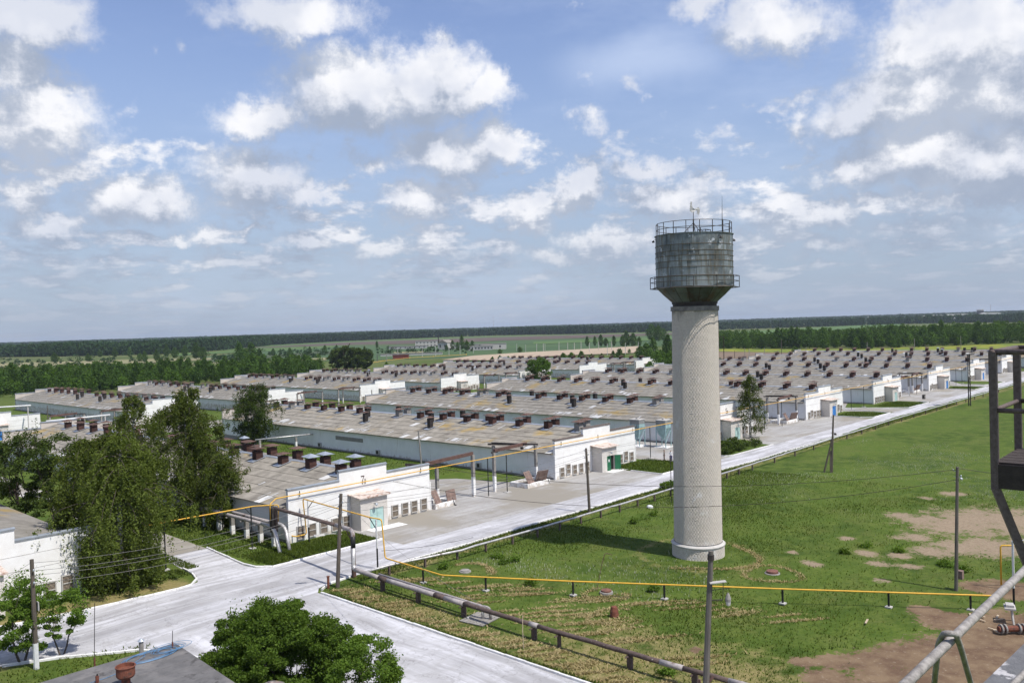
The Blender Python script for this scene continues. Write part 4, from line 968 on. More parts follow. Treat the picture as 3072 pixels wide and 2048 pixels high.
for (x, y, z1, sp) in ((48.8, 76.4, 4.5, 1.6), (46.95, 62.3, 4.65, 2.0)):
    o = post(g3, x, y, 0, z1, .11, [wpost, black], split=sp); MB().bar((x, y, z1-.9), (x+.05, y+(-1 if y > 70 else 1.1), z1+.05), .06).build('brace', black, o)
for x, y in ((46.95, 55.9), (48.75, 50.0), (52.3, 43.5), (56.0, 37.2), (60.6, 29.5), (64.6, 23.0), (67.6, 18.2)): post(g3, x, y, 0, 1.1, .12, black, foot=.45)
fix(g3)
g4 = thing('gas_pipe', 'yellow gas riser beside the white post at the lower right', 'pipe', (70.5, 17.0, 0))
rx, ry = G(3004, 1765); wx, wy = G(3042, 1823)
gp([(rx, ry, .3), (rx, ry, 3.45), (rx+1.5, ry-2.6, 3.5), (rx+6, ry-9, 3.5)], .065, par=g4)
o = post(g4, wx, wy, 0, 5.0, .13, [wpost, black], split=1.5); MB().bar((wx, wy, 4.95), (wx+.9, wy-1.6, 5.25), .07).build('cross_arm', wpost, o)
fix(g4)
# lagged heating main beside the side road
h1 = thing('heating_pipe', 'thick grey lagged heating main on stub posts beside the side road', 'pipe', (43.5, 50, 0))
cols = [(lagd, .17), (lag, .19)]
segs = [((43.62, 61.2), (43.4, 57.4), lag, .20), ((43.4, 57.4), (43.38, 56.3), lagd, .21), ((43.38, 56.3), (43.3, 50.2), lag, .20), ((43.3, 50.2), (43.28, 49.0), lagd, .21), ((43.28, 49.0), (43.25, 46.8), lag, .20), ((43.25, 46.8), (43.2, 40.0), lagd, .17), ((43.2, 40.0), (43.2, 39.2), lag, .19), ((43.2, 39.2), (43.3, 29.2), lagd, .16), ((43.3, 29.2), (43.35, 27.6), lag, .18), ((43.35, 27.6), (43.45, 24.6), lagd, .16), ((43.45, 24.6), (44.2, 12), lag, .17)]
for i, (a, b, m_, r) in enumerate(segs):
    MB().tube(sag([(*a, 1.02), (*b, 1.02)], .015, .8, i), r, 10).build('pipe_section', m_, h1, smooth=True)
MB().tube(bend([(43.95, 58.2, 1.05), (43.7, 45.3, 1.02), (43.95, 44.75, .95), (44.0, 44.7, .0)], .35), .12, 9).build('pipe_section', lag, h1, smooth=True)
MB().tube([(43.75, 45.3, .9), (43.75, 45.3, 0)], .11, 8).build('pipe_section', foil, h1, smooth=True)
for x, y in ((43.4, 57.0), (43.35, 52.3), (43.3, 46.9), (43.2, 39.6), (43.2, 37.3), (43.3, 31.5), (43.5, 26.9)):
    o = post(h1, x, y, 0, .86, .30 if y not in (37.3,) else .2, lagd); MB().bar((x-.5, y, .84), (x+.3, y, .84), .07).build('cross_arm', lagd, o)
fix(h1)
h2 = thing('heating_pipe', 'dark insulated pipe bridge over the road, dropping down a silver-wrapped leg', 'pipe', (44, 70, 0))
MB().tube(bend([(45.3, 76.9, 1.9), (45.3, 76.9, 4.15), (44.2, 62.8, 4.3)], .3), .17, 10).build('bridge_pipe', lagd, h2, smooth=True)
MB().tube(bend([(44.35, 64.9, 4.29), (44.1, 62.2, 4.28), (43.75, 61.5, 4.2), (43.72, 61.45, 3.6)], .4), .19, 10).build('elbow', lag, h2, smooth=True)
MB().tube([(43.72, 61.45, 3.9), (43.72, 61.45, 2.9)], .21, 10).build('wrapping', black, h2, smooth=True)
MB().tube(bend([(43.72, 61.45, 2.9), (43.66, 61.45, 1.3), (43.62, 61.2, 1.02), (43.6, 60.6, 1.02)], .3), .19, 10).build('silver_leg', foil, h2, smooth=True)
MB().box(44.0, 61.95, 0, 44.30, 62.25, 4.1).bar((44.15, 62.1, 3.1), (44.15, 63.0, 4.1), .08).build('support_post', beamb, h2)
fix(h2)
h3 = thing('heating_pipe', 'twin lagged pipes on a row of white-based piers along house 7', 'pipe', (45.5, 90, 0))
for x, r in ((45.15, .19), (46.1, .17)):
    MB().tube(sag([(x+.25, 130, 2.15), (x, 79.5, 2.25)], .02, 3., int(x)), r, 10).build('pipe_run', lag, h3, smooth=True)
MB().tube(bend([(45.15, 79.5, 2.25), (45.1, 77.3, 2.2), (45.0, 76.6, 1.7), (44.5, 75.0, .0)], .5), .2, 10).build('silver_elbow', foil, h3, smooth=True)
MB().tube(bend([(46.1, 79.5, 2.25), (46.1, 77.1, 2.25), (46.1, 76.4, 1.8), (45.7, 75.2, .0)], .5), .19, 10).build('silver_elbow', foil, h3, smooth=True)
MB().box(44.9, 76.9, 1.7, 45.5, 77.5, 4.2).build('riser_box', dark, h3)
for y in [77.9, 80.6, 83.5, 86.6, 89.6, 92.9, 96.0, 100.1, 104.5, 109, 114, 119, 124]:
    o = post(h3, 45.6, y, 1.0, 2.0, .40, conc, 'pier'); MB().box(45.39, y-.21, -.1, 45.81, y+.21, .998).build('white_base', white, o); MB().box(44.85, y-.12, 1.9, 46.5, y+.12, 2.03).build('saddle', conc, o)
fix(h3)
h4 = thing('heating_pipe', 'thin silver pipe on short brown posts along the far side of the main road', 'pipe', (46, 60, 0))
pt = [(43.9, 60.4, .78), (46.62, 60.15, .85), (50, 59.5, .88)]+[(x, 58.6+.0*x, .9) for x in (54, 60)]+[(x, 58.3+(x > 100)*min(2.2, (x-100)*.03), .9) for x in range(66, 300, 8)]
MB().tube(sag(pt, .035, 1.6, 5), .115, 8).build('pipe_run', foil, h4, smooth=True)
for x in list(np.arange(46.6, 110, 3.6))+list(np.arange(112, 260, 7.5)):
    y = 60.15 if x < 48 else np.interp(x, [48, 54, 64, 100, 173], [59.7, 58.9, 58.3, 58.3, 60.5]); post(h4, float(x), float(y), 0, .80, .17, lagd)
fix(h4)
h5 = thing('heating_pipe', 'white-painted pipe frame crossing beside the long wall of the green-door house', 'pipe', (86, 130, 0))
MB().tube([(80.5, 143, 2.3), (90.1, 138.5, 2.6)], .14, 8).build('pipe_run', foil, h5, smooth=True)
for x, y in ((81.2, 142.6), (87.2, 139.8)): post(h5, x, y, 0, 2.2, .35, [conc, white], 'pier', split=1.4)
fix(h5)
# roof-top and yard pipe frames near the far left house
def frame(name, label, cat, pts, r, m, legs, lw=.2, lm=concw, group=None):
    t = thing(name, label, cat, (pts[0][0], pts[0][1], 0), 0, group)
    MB().tube(bend(pts, .2), r, 8).build('pipe_run', m, t, smooth=True)
    for x, y, z0, z1 in legs: post(t, x, y, z0, z1, lw, lm)
    fix(t); return t
frame('pipe_portal', 'white pipe frame standing on the roof corner of the far left house', 'pipe frame', [(56.5, 231.5, 5.2), (56.8, 228, 6.6), (67.0, 224, 6.6), (68, 230, 6.2)], .17, wpost, [(57.2, 228, -1.5, 6.5), (66.5, 224.3, -1.5, 6.5)])
frame('pipe_portal', 'white pipe on posts in the grass between the two far left houses', 'pipe frame', [(67.5, 215, 3.2), (82, 215, 3.3)], .2, wpost, [(69, 215, -1.7, 3.1), (75, 215, -1.7, 3.1), (80.8, 215, -1.7, 3.1)], .22)

# ================================================================ GANTRIES, PITS, BINS
def gantry(x0, xw, y0, dy, h, label, z=0., tilt=.5):
    t = thing('loading_gantry', label, 'gantry', (x0, y0, z), 0, 'loading gantries between the houses')
    post(t, 0, 0, 0, h-.25, .36, [conc, white], 'column', split=2.2); post(t, xw, 0, 0, h-.25, .36, [conc, white], 'column', split=2.2); post(t, xw*.62, dy, 0, h-.35, .36, [conc, white], 'column', split=1.8)
    b = MB().bar((.1, 0, h), (xw*.80, .25, h+.25*tilt), .34, .42); b.build('beam', beamb, t)
    MB().bar((-.35, .1, h-.22), (.6, -.1, h-.2), .2, .2).bar((xw*.55, dy+.5, h-.1), (xw+.25, -.25, h-.18), .24, .24).bar((xw*.72, -.6, h+.16), (xw*.62, dy+.3, h+.02), .18, .2).build('cross_beam', dark, t)
    MB().lathe([(.02, h-.30), (.22, h-.32), (.22, h-.62), (.05, h-.66)], 8, (xw*.74, .6)).build('hoist', dark, t)
    return t
gantry(79.2, 8.35, 78.9, 5.2, 5.5, 'loading gantry against the left side of the green-door house')
t_ = thing('loading_gantry', 'loading gantry directly right of house 7, its beam reaching over the yard', 'gantry', (68.7, 78.5, 0), 0, 'loading gantries between the houses')
post(t_, 0, 0, 0, 4.85, .36, [conc, white], 'column', split=2.2); post(t_, 6.7, .5, 0, 5.5, .38, [conc, white], 'column', split=2.6)
MB().bar((-.6, 1.4, 5.2), (6.7, .5, 5.65), .34, .42).build('beam', beamb, t_); MB().bar((-2.2, 3.4, 5.2), (.4, -.4, 4.95), .24, .24).bar((-1.9, .9, 5.1), (.3, 1.6, 5.0), .2, .2).build('cross_beam', dark, t_)
post(t_, -2.0, 3.2, 0, 5.1, .3, conc, 'column')
gantry(162.5, 8.4, 79, 5, 5.4, 'loading gantry left of the first blue-door house right of the tower')
gantry(243.5, 8.0, 79, 5, 5.2, 'loading gantry between the two houses behind the road sign')
gantry(322.5, 8.0, 79, 5, 5.2, 'far loading gantry seen through the brown steel frame')
gantry(233.0, 7.5, 79, 4.5, 5.0, 'loading gantry close to the right wall of the house with faint number 1')
for x, y, w, dy, lb in ((84, 226, 8.5, 5, 'far left loading gantry in front of the back row, brown beam over grass'), (71.5, 225, 8, 4, 'leftmost loading gantry, its dark beam beside the white pipe'), (142, 226, 9, 5, 'loading gantry left of the blank white back-row front behind the tall birch'), (158.5, 228, 8.5, 5, 'loading gantry touching the back-row front behind the leaning pole'),
                        (226, 229, 8, 5, 'loading gantry at the grey annex in the back row'), (238, 229, 8, 5, 'loading gantry left of the blue-door front in the back row'), (309, 229, 8, 5, 'loading gantry right of the front beside the round tree'), (319.5, 230, 8, 5, 'loading gantry touching the farthest back-row front'),
                        (116, 180, 9, 4, 'gantry behind the green-door house, above its rear roof'), (160, 180, 9, 4, 'gantry behind the rear end of house 5')):
    gantry(x, w, y, dy, 5.2, lb, T(x, y))
def pit(x, y, w, d, label, lids=2, s=1.):
    t = thing('feed_pit', label, 'pit', (x, y, 0), 0, 'feed pits with tilted lids')
    for a in ((0, 0, w, .3), (0, d-.3, w, d), (0, .3, .3, d-.3), (w-.3, .3, w, d-.3)): MB().box(a[0], a[1], -.2, a[2], a[3], .62).build('pit_wall', white, t)
    MB().box(.3, .3, -.2, w-.3, d-.3, .2).build('pit_floor', dark, t)
    def lid(px, rot, ww, hh):
        l = MB().box(-ww/2, -.03, 0, ww/2, .03, hh); 
        for k in (-.25, .25): l.box(ww*k-.04, -.07, .05, ww*k+.04, -.031, hh-.05)
        return l.build('lid', lidm, t, loc=px, rot=rot)
    lid((w*.22, .2, .6), (radians(-28), 0, radians(12)), w*.36, 1.75*s)
    if lids > 1: lid((w*.72, .6, .55), (radians(24), 0, radians(-14)), w*.40, 1.65*s)
    MB().tube([(w*.95, -.2, 0), (w*.9, .1, 1.0)], .04, 5).build('prop', dark, t)
    return t
pit(83.2, 76.6, 4.6, 3.4, 'feed pit with two tilted rusty lids beside the green-door house')
pit(67.2, 77.2, 3.2, 2.6, 'feed pit with raised lid at the right corner of house 7', 1)
pit(164.5, 78.2, 5.5, 3.6, 'feed pit under the gantry left of the first blue-door house')
pit(245, 79, 5.2, 3.4, 'feed pit under the gantry behind the road sign'); pit(324, 79, 5.2, 3.4, 'feed pit seen through the brown steel frame')
l_ = thing('cover_plate', 'rusty brown lid standing upright beside the column right of house 7', 'lid', (70.2, 77.4, 0)); MB().box(-.85, -.04, .55, .85, .04, 1.95).box(-.9, -.07, 1.2, .9, .07, 1.27).build('plate', lidm, l_, rot=(radians(-12), 0, radians(8))); MB().bar((.0, 0, .6), (.1, -.35, 0), .06).bar((.15, -.35, .1), (.15, -.35, .0), .2).build('stand', dark, l_)
def bin_(x, y, label, s=1.):
    t = thing('feed_bin', label, 'feed bin', (x, y, 0), radians(3), 'feed bins on stilts'); w = .95
    MB().box(-w, -w, 3.35, w, w, 4.72).build('bin_body', silog, t)
    for k in range(4):
        a = pi/2*k; c, s_ = cos(a), sin(a); R_ = lambda x, y, z: (c*x-s_*y, s_*x+c*y, z)
        MB().add([R_(-w+.02, -w-.02, 3.4), R_(-.03, -w-.02, 3.4), R_(-.03, -w-.02, 4.0), R_(-w+.02, -w-.02, 4.0)], [(0, 1, 2, 3)]).add([R_(.03, -w-.02, 3.4), R_(w-.02, -w-.02, 3.4), R_(w-.02, -w-.02, 4.0), R_(.03, -w-.02, 4.0)], [(0, 1, 2, 3)]).build('panel', silom, t)
    MB().box(-w-.05, -w-.05, 4.72, w+.05, w+.05, 4.85).box(-.2, -.2, 4.85, .2, .2, 5.1, 0).build('bin_roof', concw, t)
    MB().add([(-w, -w, 3.34), (w, -w, 3.34), (w, w, 3.34), (-w, w, 3.34), (-.18, -.18, 1.35), (.18, -.18, 1.35), (.18, .18, 1.35), (-.18, .18, 1.35)], [(0,1,5,4),(1,2,6,5),(2,3,7,6),(3,0,4,7),(4,5,6,7)]).build('hopper', silom, t)
    for sx in (-1, 1):
        for sy in (-1, 1): MB().bar((sx*w*.97, sy*w*.97, 0), (sx*w*.97, sy*w*.97, 3.4), .12).build('leg', silom, t)
    MB().bar((-w, -w, .9), (w, -w, 3.0), .07).bar((-w, w, 3.0), (-w, -w, .9), .07).build('brace', silom, t)
    MB().box(-1.3, -1.3, -.1, 1.3, 1.3, .13).build('plinth', lime, t)
    return t
bin_(123.3, 86.6, 'pale teal feed bin on stilts, left of the pair beside the tower'); bin_(124.6, 82.0, 'pale teal feed bin on stilts, right of the pair, touching the tower edge in view')
# ================================================================ TREES
def leaf_quads(C, size, seed, tone=None, flat=.0, drop=.0):
    """one small four-sided leaf clump at every centre, random orientation"""
    r = np.random.default_rng(seed); n = len(C)
    a = r.normal(size=(n, 3)); a[:, 2] = a[:, 2]*(1-flat)-drop; a /= np.linalg.norm(a, axis=1, keepdims=True)
    b = np.cross(a, r.normal(size=(n, 3))); b /= np.linalg.norm(b, axis=1, keepdims=True)+1e-9
    s = size*(.6+.8*r.random((n, 1)))
    v = np.stack([C-a*s*.5, C+b*s*.32+a*s*.05, C+a*s*.55, C-b*s*.32-a*s*.02], 1).reshape(-1, 3)
    f = np.arange(4*n).reshape(-1, 4); t = np.repeat(r.random(n)*.7+(tone if tone is not None else .15), 4)
    return v, f, t
def limb(b, p0, d, L, r, depth, rnd, tips, up=.15, spread=.75, mi=0):
    """recursive branch; collects the tips"""
    pts = [p0]; dirv = d.normalized(); n = 3
    for i in range(n):
        dirv = (dirv+Vector((rnd.uniform(-.22, .22), rnd.uniform(-.22, .22), up*rnd.uniform(.2, 1.)))).normalized(); pts.append(pts[-1]+dirv*(L/n))
    b.tube(pts, [r*(1-.16*i) for i in range(n+1)], 5 if depth > 1 else 4, caps=False, mi=mi)
    tips.append((pts[-1], dirv, depth)); tips.append((pts[-2], dirv, depth))
    if depth > 0:
        for k in range(rnd.choice((2, 3, 3))):
            nd = (dirv+Vector((rnd.uniform(-1, 1), rnd.uniform(-1, 1), rnd.uniform(-.35, .6)))*spread).normalized()
            limb(b, pts[rnd.choice((2, 3))], nd, L*rnd.uniform(.58, .8), r*.5, depth-1, rnd, tips, up, spread)
def birch(x, y, h, R, label, seed, nl=30000, lm=L_birch, size=.16, droop=1., trunks=1, low=.12, group=None, weep=1., trunk_m=None, z=None, lean=(0, 0), profile=None, name='birch_tree'):
    z0 = T(x, y) if z is None else z; rnd = random.Random(seed); r = np.random.default_rng(seed)
    t = thing(name, label, 'tree', (x, y, z0-.1), 0, group)
    tb = MB(); strands = []
    prof = profile or (lambda u: (sin(pi*min(1, max(0, (u-low)/(1-low)))**.95)**.62 if u < 1 else 0)*(.86+.22*sin(u*17+seed)))
    for k in range(trunks):
        ox, oy = (rnd.uniform(-.5, .5)*k*.8, rnd.uniform(-.5, .5)*k*.8); lx, ly = lean[0]+rnd.uniform(-.6, .6)*(k+.4), lean[1]+rnd.uniform(-.6, .6)*(k+.4)
        hk = h*(1-.1*k); pts = [(ox+lx*(i/8)**1.3+rnd.uniform(-.1, .1)*(i > 0), oy+ly*(i/8)**1.3+rnd.uniform(-.1, .1)*(i > 0), hk*.97*i/8) for i in range(9)]
        tb.tube(pts, [(.019*h)*(1-i/8.6) for i in range(9)], 8)
        nb = int(38+h*1.3)
        for j in range(nb):
            u = low+(.98-low)*((j+rnd.random())/nb); i = u*8; i0 = min(7, int(i)); f = i-i0
            p = Vector(pts[i0]).lerp(Vector(pts[i0+1]), f); az = rnd.uniform(0, 2*pi); L = R*prof(u)*rnd.uniform(.55, 1.12)+.25
            d = Vector((cos(az), sin(az), rnd.uniform(.5, 1.0))).normalized(); bp = [p]; q = p.copy(); n = 6
            for m_ in range(n):
                q = q+d*(L/n)*1.15; bp.append(q.copy()); d = (d+Vector((rnd.uniform(-.12, .12), rnd.uniform(-.12, .12), -.30*droop))).normalized()
            tb.tube(bp, [.05*(1-.14*m_) for m_ in range(n+1)], 4, caps=False, mi=1)
            for m_ in range(2, n+1):
                for s_ in range(2 if m_ < n else 3):
                    st = bp[m_]+Vector((rnd.uniform(-.45, .45), rnd.uniform(-.45, .45), rnd.uniform(-.2, .3))); strands.append((st, rnd.uniform(.5, 2.6)*weep*(.45+.55*prof(u)), rnd.uniform(-.3, .3), rnd.uniform(-.3, .3)))
    tb.build('trunk', [trunk_m or birchbark, bark], t)
    per = max(4, nl//len(strands)); C = []
    for st, L, dx, dy in strands:
        u = r.random(per)[:, None]**.85; c = np.array(st)+u*np.array([[dx, dy, -L]])+r.normal(0, .10+.025*R/3, (per, 3)); C.append(c)
    C = np.concatenate(C); C = C[C[:, 2] > .25]; C = C[(fbm(C[:, 0]+C[:, 1]*.35, C[:, 2]*.55+C[:, 1]*.8, .85, 2, seed)+r.normal(0, .06, len(C))) > .25]
    v, f, tn = leaf_quads(C, size, seed, drop=.5); np_mesh('crown', v, f, lm, t, tn)
    return t
def broad(x, y, h, Rx, label, seed, nl=20000, lm=L_bush, size=.2, cat='tree', name='leafy_tree', z=None, base=.25, clumps=70, stems=3, cl_r=.75, group=None, top=1.):
    z0 = T(x, y) if z is None else z; rnd = random.Random(seed); r = np.random.default_rng(seed)
    t = thing(name, label, cat, (x, y, z0-.05), 0, group); tb = MB(); tips = []
    for k in range(stems):
        az = 2*pi*k/stems+rnd.uniform(-.4, .4); limb(tb, Vector((.12*cos(az), .12*sin(az), 0)), Vector((cos(az)*.35*Rx/h*2, sin(az)*.35*Rx/h*2, 1)), h*.42, .022*h/sqrt(stems), 3, rnd, tips, .18, .7)
    tb.build('trunk', bark, t)
    zc = h*(base+1)/2; Rz = h*(1-base)/2; cs = []
    while len(cs) < clumps:
        p = r.uniform(-1, 1, 3); q = np.linalg.norm(p)
        if q < 1 and (q > .45 or r.random() < .3) : cs.append(p)
    C = []
    for p in cs:
        rr = cl_r*r.uniform(.6, 1.35); c = np.array([p[0]*Rx, p[1]*Rx, zc+p[2]*Rz]); c[:2] += r.normal(0, Rx*.08, 2)
        n = int(nl/clumps*(rr/cl_r)); g = r.normal(size=(n, 3)); g /= np.linalg.norm(g, axis=1, keepdims=True); g *= rr*r.random((n, 1))**.45; g[:, 2] *= .62; C.append(c+g)
    for p, d, dep in tips:
        if dep <= 1: n = max(3, nl//(len(tips)*5)); C.append(np.array(p)[None]+r.normal(0, .22, (n, 3)))
    C = np.concatenate(C); C = C[C[:, 2] > .1]; C = C[(fbm(C[:, 0]+C[:, 1]*.35, C[:, 2]*.8+C[:, 1]*.8, 1.0, 2, seed)+r.normal(0, .06, len(C))) > .28]
    v, f, tn = leaf_quads(C, size, seed); np_mesh('crown', v, f, lm, t, tn); return t
birch(29.2, 76.0, 14.4, 5.3, 'front drooping birch, lowest hanging one over the lower left house front', 11, 80000, trunks=2, low=.12, weep=1.9, droop=1.1, size=.18, lean=(.5, 0))
birch(31.4, 81.5, 13.9, 4.6, 'drooping birch rising just behind the lowest hanging one at the left', 12, 46000, trunks=1, low=.15, weep=1.6, size=.19)
birch(29.8, 86.5, 13.3, 3.7, 'third birch at the left, behind the roof edge of the lower left house', 20, 30000, trunks=1, low=.2, weep=1.5, size=.19)
birch(46.3, 96.0, 16.8, 5.2, 'tallest birch, standing between the lagged pipes and the long wall of house 7', 13, 98000, trunks=2, low=.08, weep=1.5, size=.19, lean=(-.5, .8))
birch(43.0, 105.5, 15.6, 4.0, 'slimmer birch left of the tallest one with the bent white branch', 14, 36000, trunks=1, low=.08, weep=1.4, size=.19)
birch(46.2, 90.0, 9.0, 3.1, 'low drooping birch crown leaning over the roof edge of house 7', 19, 26000, trunks=1, low=.1, weep=1.3, size=.19)
broad(30.6, 106.0, 11.8, 3.6, 'dark round tree at the left edge of the picture', 15, 24000, L_dark, .22, base=.12, clumps=90, cl_r=.8)
broad(33.6, 104, 11.6, 3.6, 'dark tree filling the gap between the left round tree and the birches', 16, 20000, L_dark, .22, base=.12, clumps=80, cl_r=.8)
birch(84.6, 150, 12.6, 5.6, 'broad loose birch behind the rear end of house 7', 17, 42000, L_dark, .23, low=.14, weep=.9, droop=.7, trunks=2)
birch(142.6, 74.9, 12.2, 3.2, 'slender birch standing in the yard just right of the water tower', 18, 17000, low=.14, weep=.8, droop=.75, size=.19, profile=lambda u: max(.05, (1-u)**.8*1.18) if u > .42 else .55+.5*sin(pi*(u-.14)/.75))
x, y = at(905, 2120, 0)
broad(x-.9, y+.9, 6.1, 4.0, 'big bright green ash bush at the bottom edge beside the side road', 21, 130000, L_bush, .135, base=.05, clumps=230, cl_r=.62, stems=5)
x, y = at(1090, 2150, 0); broad(x, y, 4.6, 2.1, 'smaller ash bush right of the big one at the bottom edge', 22, 30000, L_bush, .13, base=.05, clumps=70, cl_r=.48)
broad(*at(68, 1990), 6.2, 1.9, 'leafy young tree behind the pole at the lower left', 23, 17000, L_bush, .14, base=.08, clumps=48, cl_r=.46, stems=2)
broad(*at(186, 1962), 4.5, 1.75, 'thin young tree with bare stems right of the lower left pole', 24, 8000, L_bush, .13, base=.3, clumps=30, cl_r=.36, stems=2)
broad(253.5, 224.5, 11.0, 5.6, 'round bushy willow between two back-row house fronts', 25, 16000, L_wood2, .42, base=.06, clumps=70, cl_r=1.3)
# dark clump and other countable trees behind the farm
for i, (px, py, h, R_) in enumerate([(1012, 1110, 13.5, 5.2), (1042, 1110, 15, 5.4), (1072, 1110, 14.6, 5.0), (1098, 1106, 12.5, 4.5)]):
    xx, yy = G(px, py); broad(xx, yy, h, R_, ['leftmost tree of the dense dark clump behind the farm', 'second tree from the left in the dense dark clump behind the farm', 'third tree from the left in the dense dark clump behind the farm', 'rightmost tree of the dense dark clump behind the farm'][i], 30+i, 7000, L_dark, .75, base=.03, clumps=60, cl_r=1.6, stems=2)
# weeds and small shrubs
def weed(px, py, h, R_, label, seed, m=L_bush, n=600):
    xx, yy = G(px, py); broad(xx, yy, h, R_, label, seed, n, m, .16, 'plant', 'weed', base=.02, clumps=10, cl_r=R_*.5, stems=2, group='leafy weeds in the grass')
for i, (px, py) in enumerate([(1490, 1672), (1515, 1690), (1545, 1684), (1935, 1558), (1962, 1545), (1900, 1568), (1595, 1752), (2005, 2020), (2835, 1697), (2885, 1715), (1960, 1770), (2600, 1640), (2700, 1655), (2535, 1660), (1330, 1705)]):
    weed(px, py, random.uniform(.22, .42), random.uniform(.3, .6), ['leftmost weed of three between the roadside pipe and the yellow pipe', 'middle weed of three between the roadside pipe and the yellow pipe', 'right weed of three between the roadside pipe and the yellow pipe', 'low weed beside the tower shadow, left one', 'topmost low weed beside the tower shadow', 'low weed beside the tower shadow, lower left one', 'single weed just above the left part of the low yellow pipe', 'single weed near the bottom edge left of the concrete pole', 'leafy weed on the sandy patch left of the pole with the switch box', 'leafy weed beside the foot of the pole with the switch box', 'weed right under the low yellow pipe left of the tower foot', 'upper weed left of the sandy patch', 'weed in the middle of the sandy patch edge', 'leftmost weed before the small bare spots right of the tower', 'weed beside the first well cover'][i], 40+i)
x, y = at(1905, 1440); x, y = 94.2, 61.0; broad(x, y, .9, 1.5, 'leafy weed clump at the road edge left of the tower shaft', 60, 1800, L_bush, .2, 'plant', 'weed', base=0, clumps=20, cl_r=.5)
# bushes in the flower bed right of the tower
for i in range(16):
    u = i/15; xx = 122.5+12.5*u; yy = 69.0+2.0*(i % 3)+u*.8; broad(xx, yy, 1.1, 1.0, 'low dark shrub in the kerbed bed right of the tower', 70+i, 900, L_dark, .2, 'shrub', 'shrub', base=0, clumps=12, cl_r=.4, stems=2, group='shrubs in the kerbed bed')
# ---- wood trees: a few models, many individuals
def wood_mesh(i, h, R_, n, size, m):
    r = np.random.default_rng(100+i); C = []
    k = 16
    for j in range(k):
        u = (j+.5)/k; zz = h*(.12+.84*u); rr = R_*(sin(pi*(.12+.86*u))**.7)*r.uniform(.7, 1.15)*(1-.05*u)
        nn = n//k; a = r.random(nn)*2*pi; q = rr*r.random(nn)**.5; C.append(np.stack([q*np.cos(a), q*np.sin(a), zz+r.normal(0, h*.035, nn)], -1))
    C = np.concatenate(C)+r.normal(0, .15, (k*(n//k), 3)); v, f, t = leaf_quads(C, size, 200+i)
    b = MB().tube([(0, 0, 0), (0, 0, h*.8)], [.16, .04], 5); v = np.concatenate([v, np.array(b.v)]); nq = [q for q in b.f if len(q) == 4]; f = np.concatenate([f, np.array(nq)+len(v)-len(b.v)]); t = np.concatenate([t, np.zeros(len(b.v))])
    return np_mesh('wood_tree', v, f, m, tone=t, link_=False)
WM = [wood_mesh(i, h, R_, n, s, m) for i, (h, R_, n, s, m) in enumerate([(10, 2.9, 900, .75, L_wood), (9, 3.3, 1000, .75, L_wood2), (12, 2.6, 900, .72, L_wood), (8, 3.1, 860, .75, L_wood2), (11, 3.4, 1100, .78, L_wood), (7, 2.6, 640, .72, L_wood2)])]
def wood_tree(x, y, s, group, label, k=None, name='wood_tree'):
    o = link(name, WM[k if k is not None else random.randrange(6)], None, (x, y, -1.75-.2), (0, 0, random.uniform(0, 6.3))); o.scale = (s*random.uniform(.85, 1.2), s*random.uniform(.85, 1.2), s*random.uniform(.82, 1.15)); return tag(o, label, 'tree', group)
def scatter(poly_px, n, seed, mind):
    """points inside a pixel-outlined patch of ground, at least mind metres apart"""
    P = [at(px, py, -1.75) for px, py in poly_px]; rnd = random.Random(seed); out = []
    xs = [p[0] for p in P]; ys = [p[1] for p in P]; tries = 0
    def inside(x, y):
        c = False
        for i in range(len(P)):
            (x1, y1), (x2, y2) = P[i-1], P[i]
            if (y1 > y) != (y2 > y) and x < (x2-x1)*(y-y1)/(y2-y1)+x1: c = not c
        return c
    while len(out) < n and tries < n*60:
        tries += 1; x = rnd.uniform(min(xs), max(xs)); y = rnd.uniform(min(ys), max(ys))
        if inside(x, y) and all((x-a)**2+(y-b)**2 > mind*mind for a, b in out): out.append((x, y))
    return out
LW = [(-260, 1215), (0, 1192), (300, 1176), (560, 1160), (700, 1150), (960, 1125), (960, 1106), (880, 1104), (700, 1122), (560, 1124), (300, 1128), (0, 1138), (-260, 1150)]
lw = scatter(LW, 520, 3, 3.0); lw.sort(key=lambda p: math.hypot(*p))
for x, y in lw[:260]: wood_tree(x, y, random.uniform(.68, 1.08), 'young trees of the wood behind the left houses', 'young green tree in the dense wood behind the far left houses')
RW = [(2150, 1046), (2300, 1048), (2600, 1048), (2900, 1036), (3150, 1026), (3300, 1020), (3300, 1001), (3000, 1008), (2800, 1014), (2600, 1021), (2400, 1030), (2150, 1034)]
rw = scatter(RW, 620, 4, 3.4); rw.sort(key=lambda p: math.hypot(*p))
for x, y in rw[:85]: wood_tree(x, y, random.uniform(.95, 1.5), 'trees at the front of the wood right of the tower', 'green tree at the front of the wood beyond the yellow meadow')
def mass(name, pts, hs, n, size, m, label, cat, seed, rf=.28, kind='stuff', zb=-1.9):
    r = np.random.default_rng(seed); P = np.array(pts); K = len(P); h = np.array(hs)[:, None]
    u = r.random((K, n)); rr = h*rf*np.sin(pi*(.08+.88*u))**.6*r.random((K, n))**.5*r.uniform(.8, 1.2, (K, 1)); a = r.random((K, n))*2*pi
    C = np.stack([P[:, :1]+rr*np.cos(a), P[:, 1:2]+rr*np.sin(a), zb+h*(.04+.96*u)], -1).reshape(-1, 3)
    v, f, t = leaf_quads(C, size, seed); tr = np.repeat(r.random(K), n*4)*.55; o = np_mesh(name, v, f, m, None, t*.5+tr); tag(o, label, cat, None, kind); return o
mass('wood', lw[260:], [random.uniform(6, 10.5) for _ in lw[260:]], 260, .95, L_wood2, 'rear part of the green wood behind the far left houses', 'wood', 15, rf=.32)
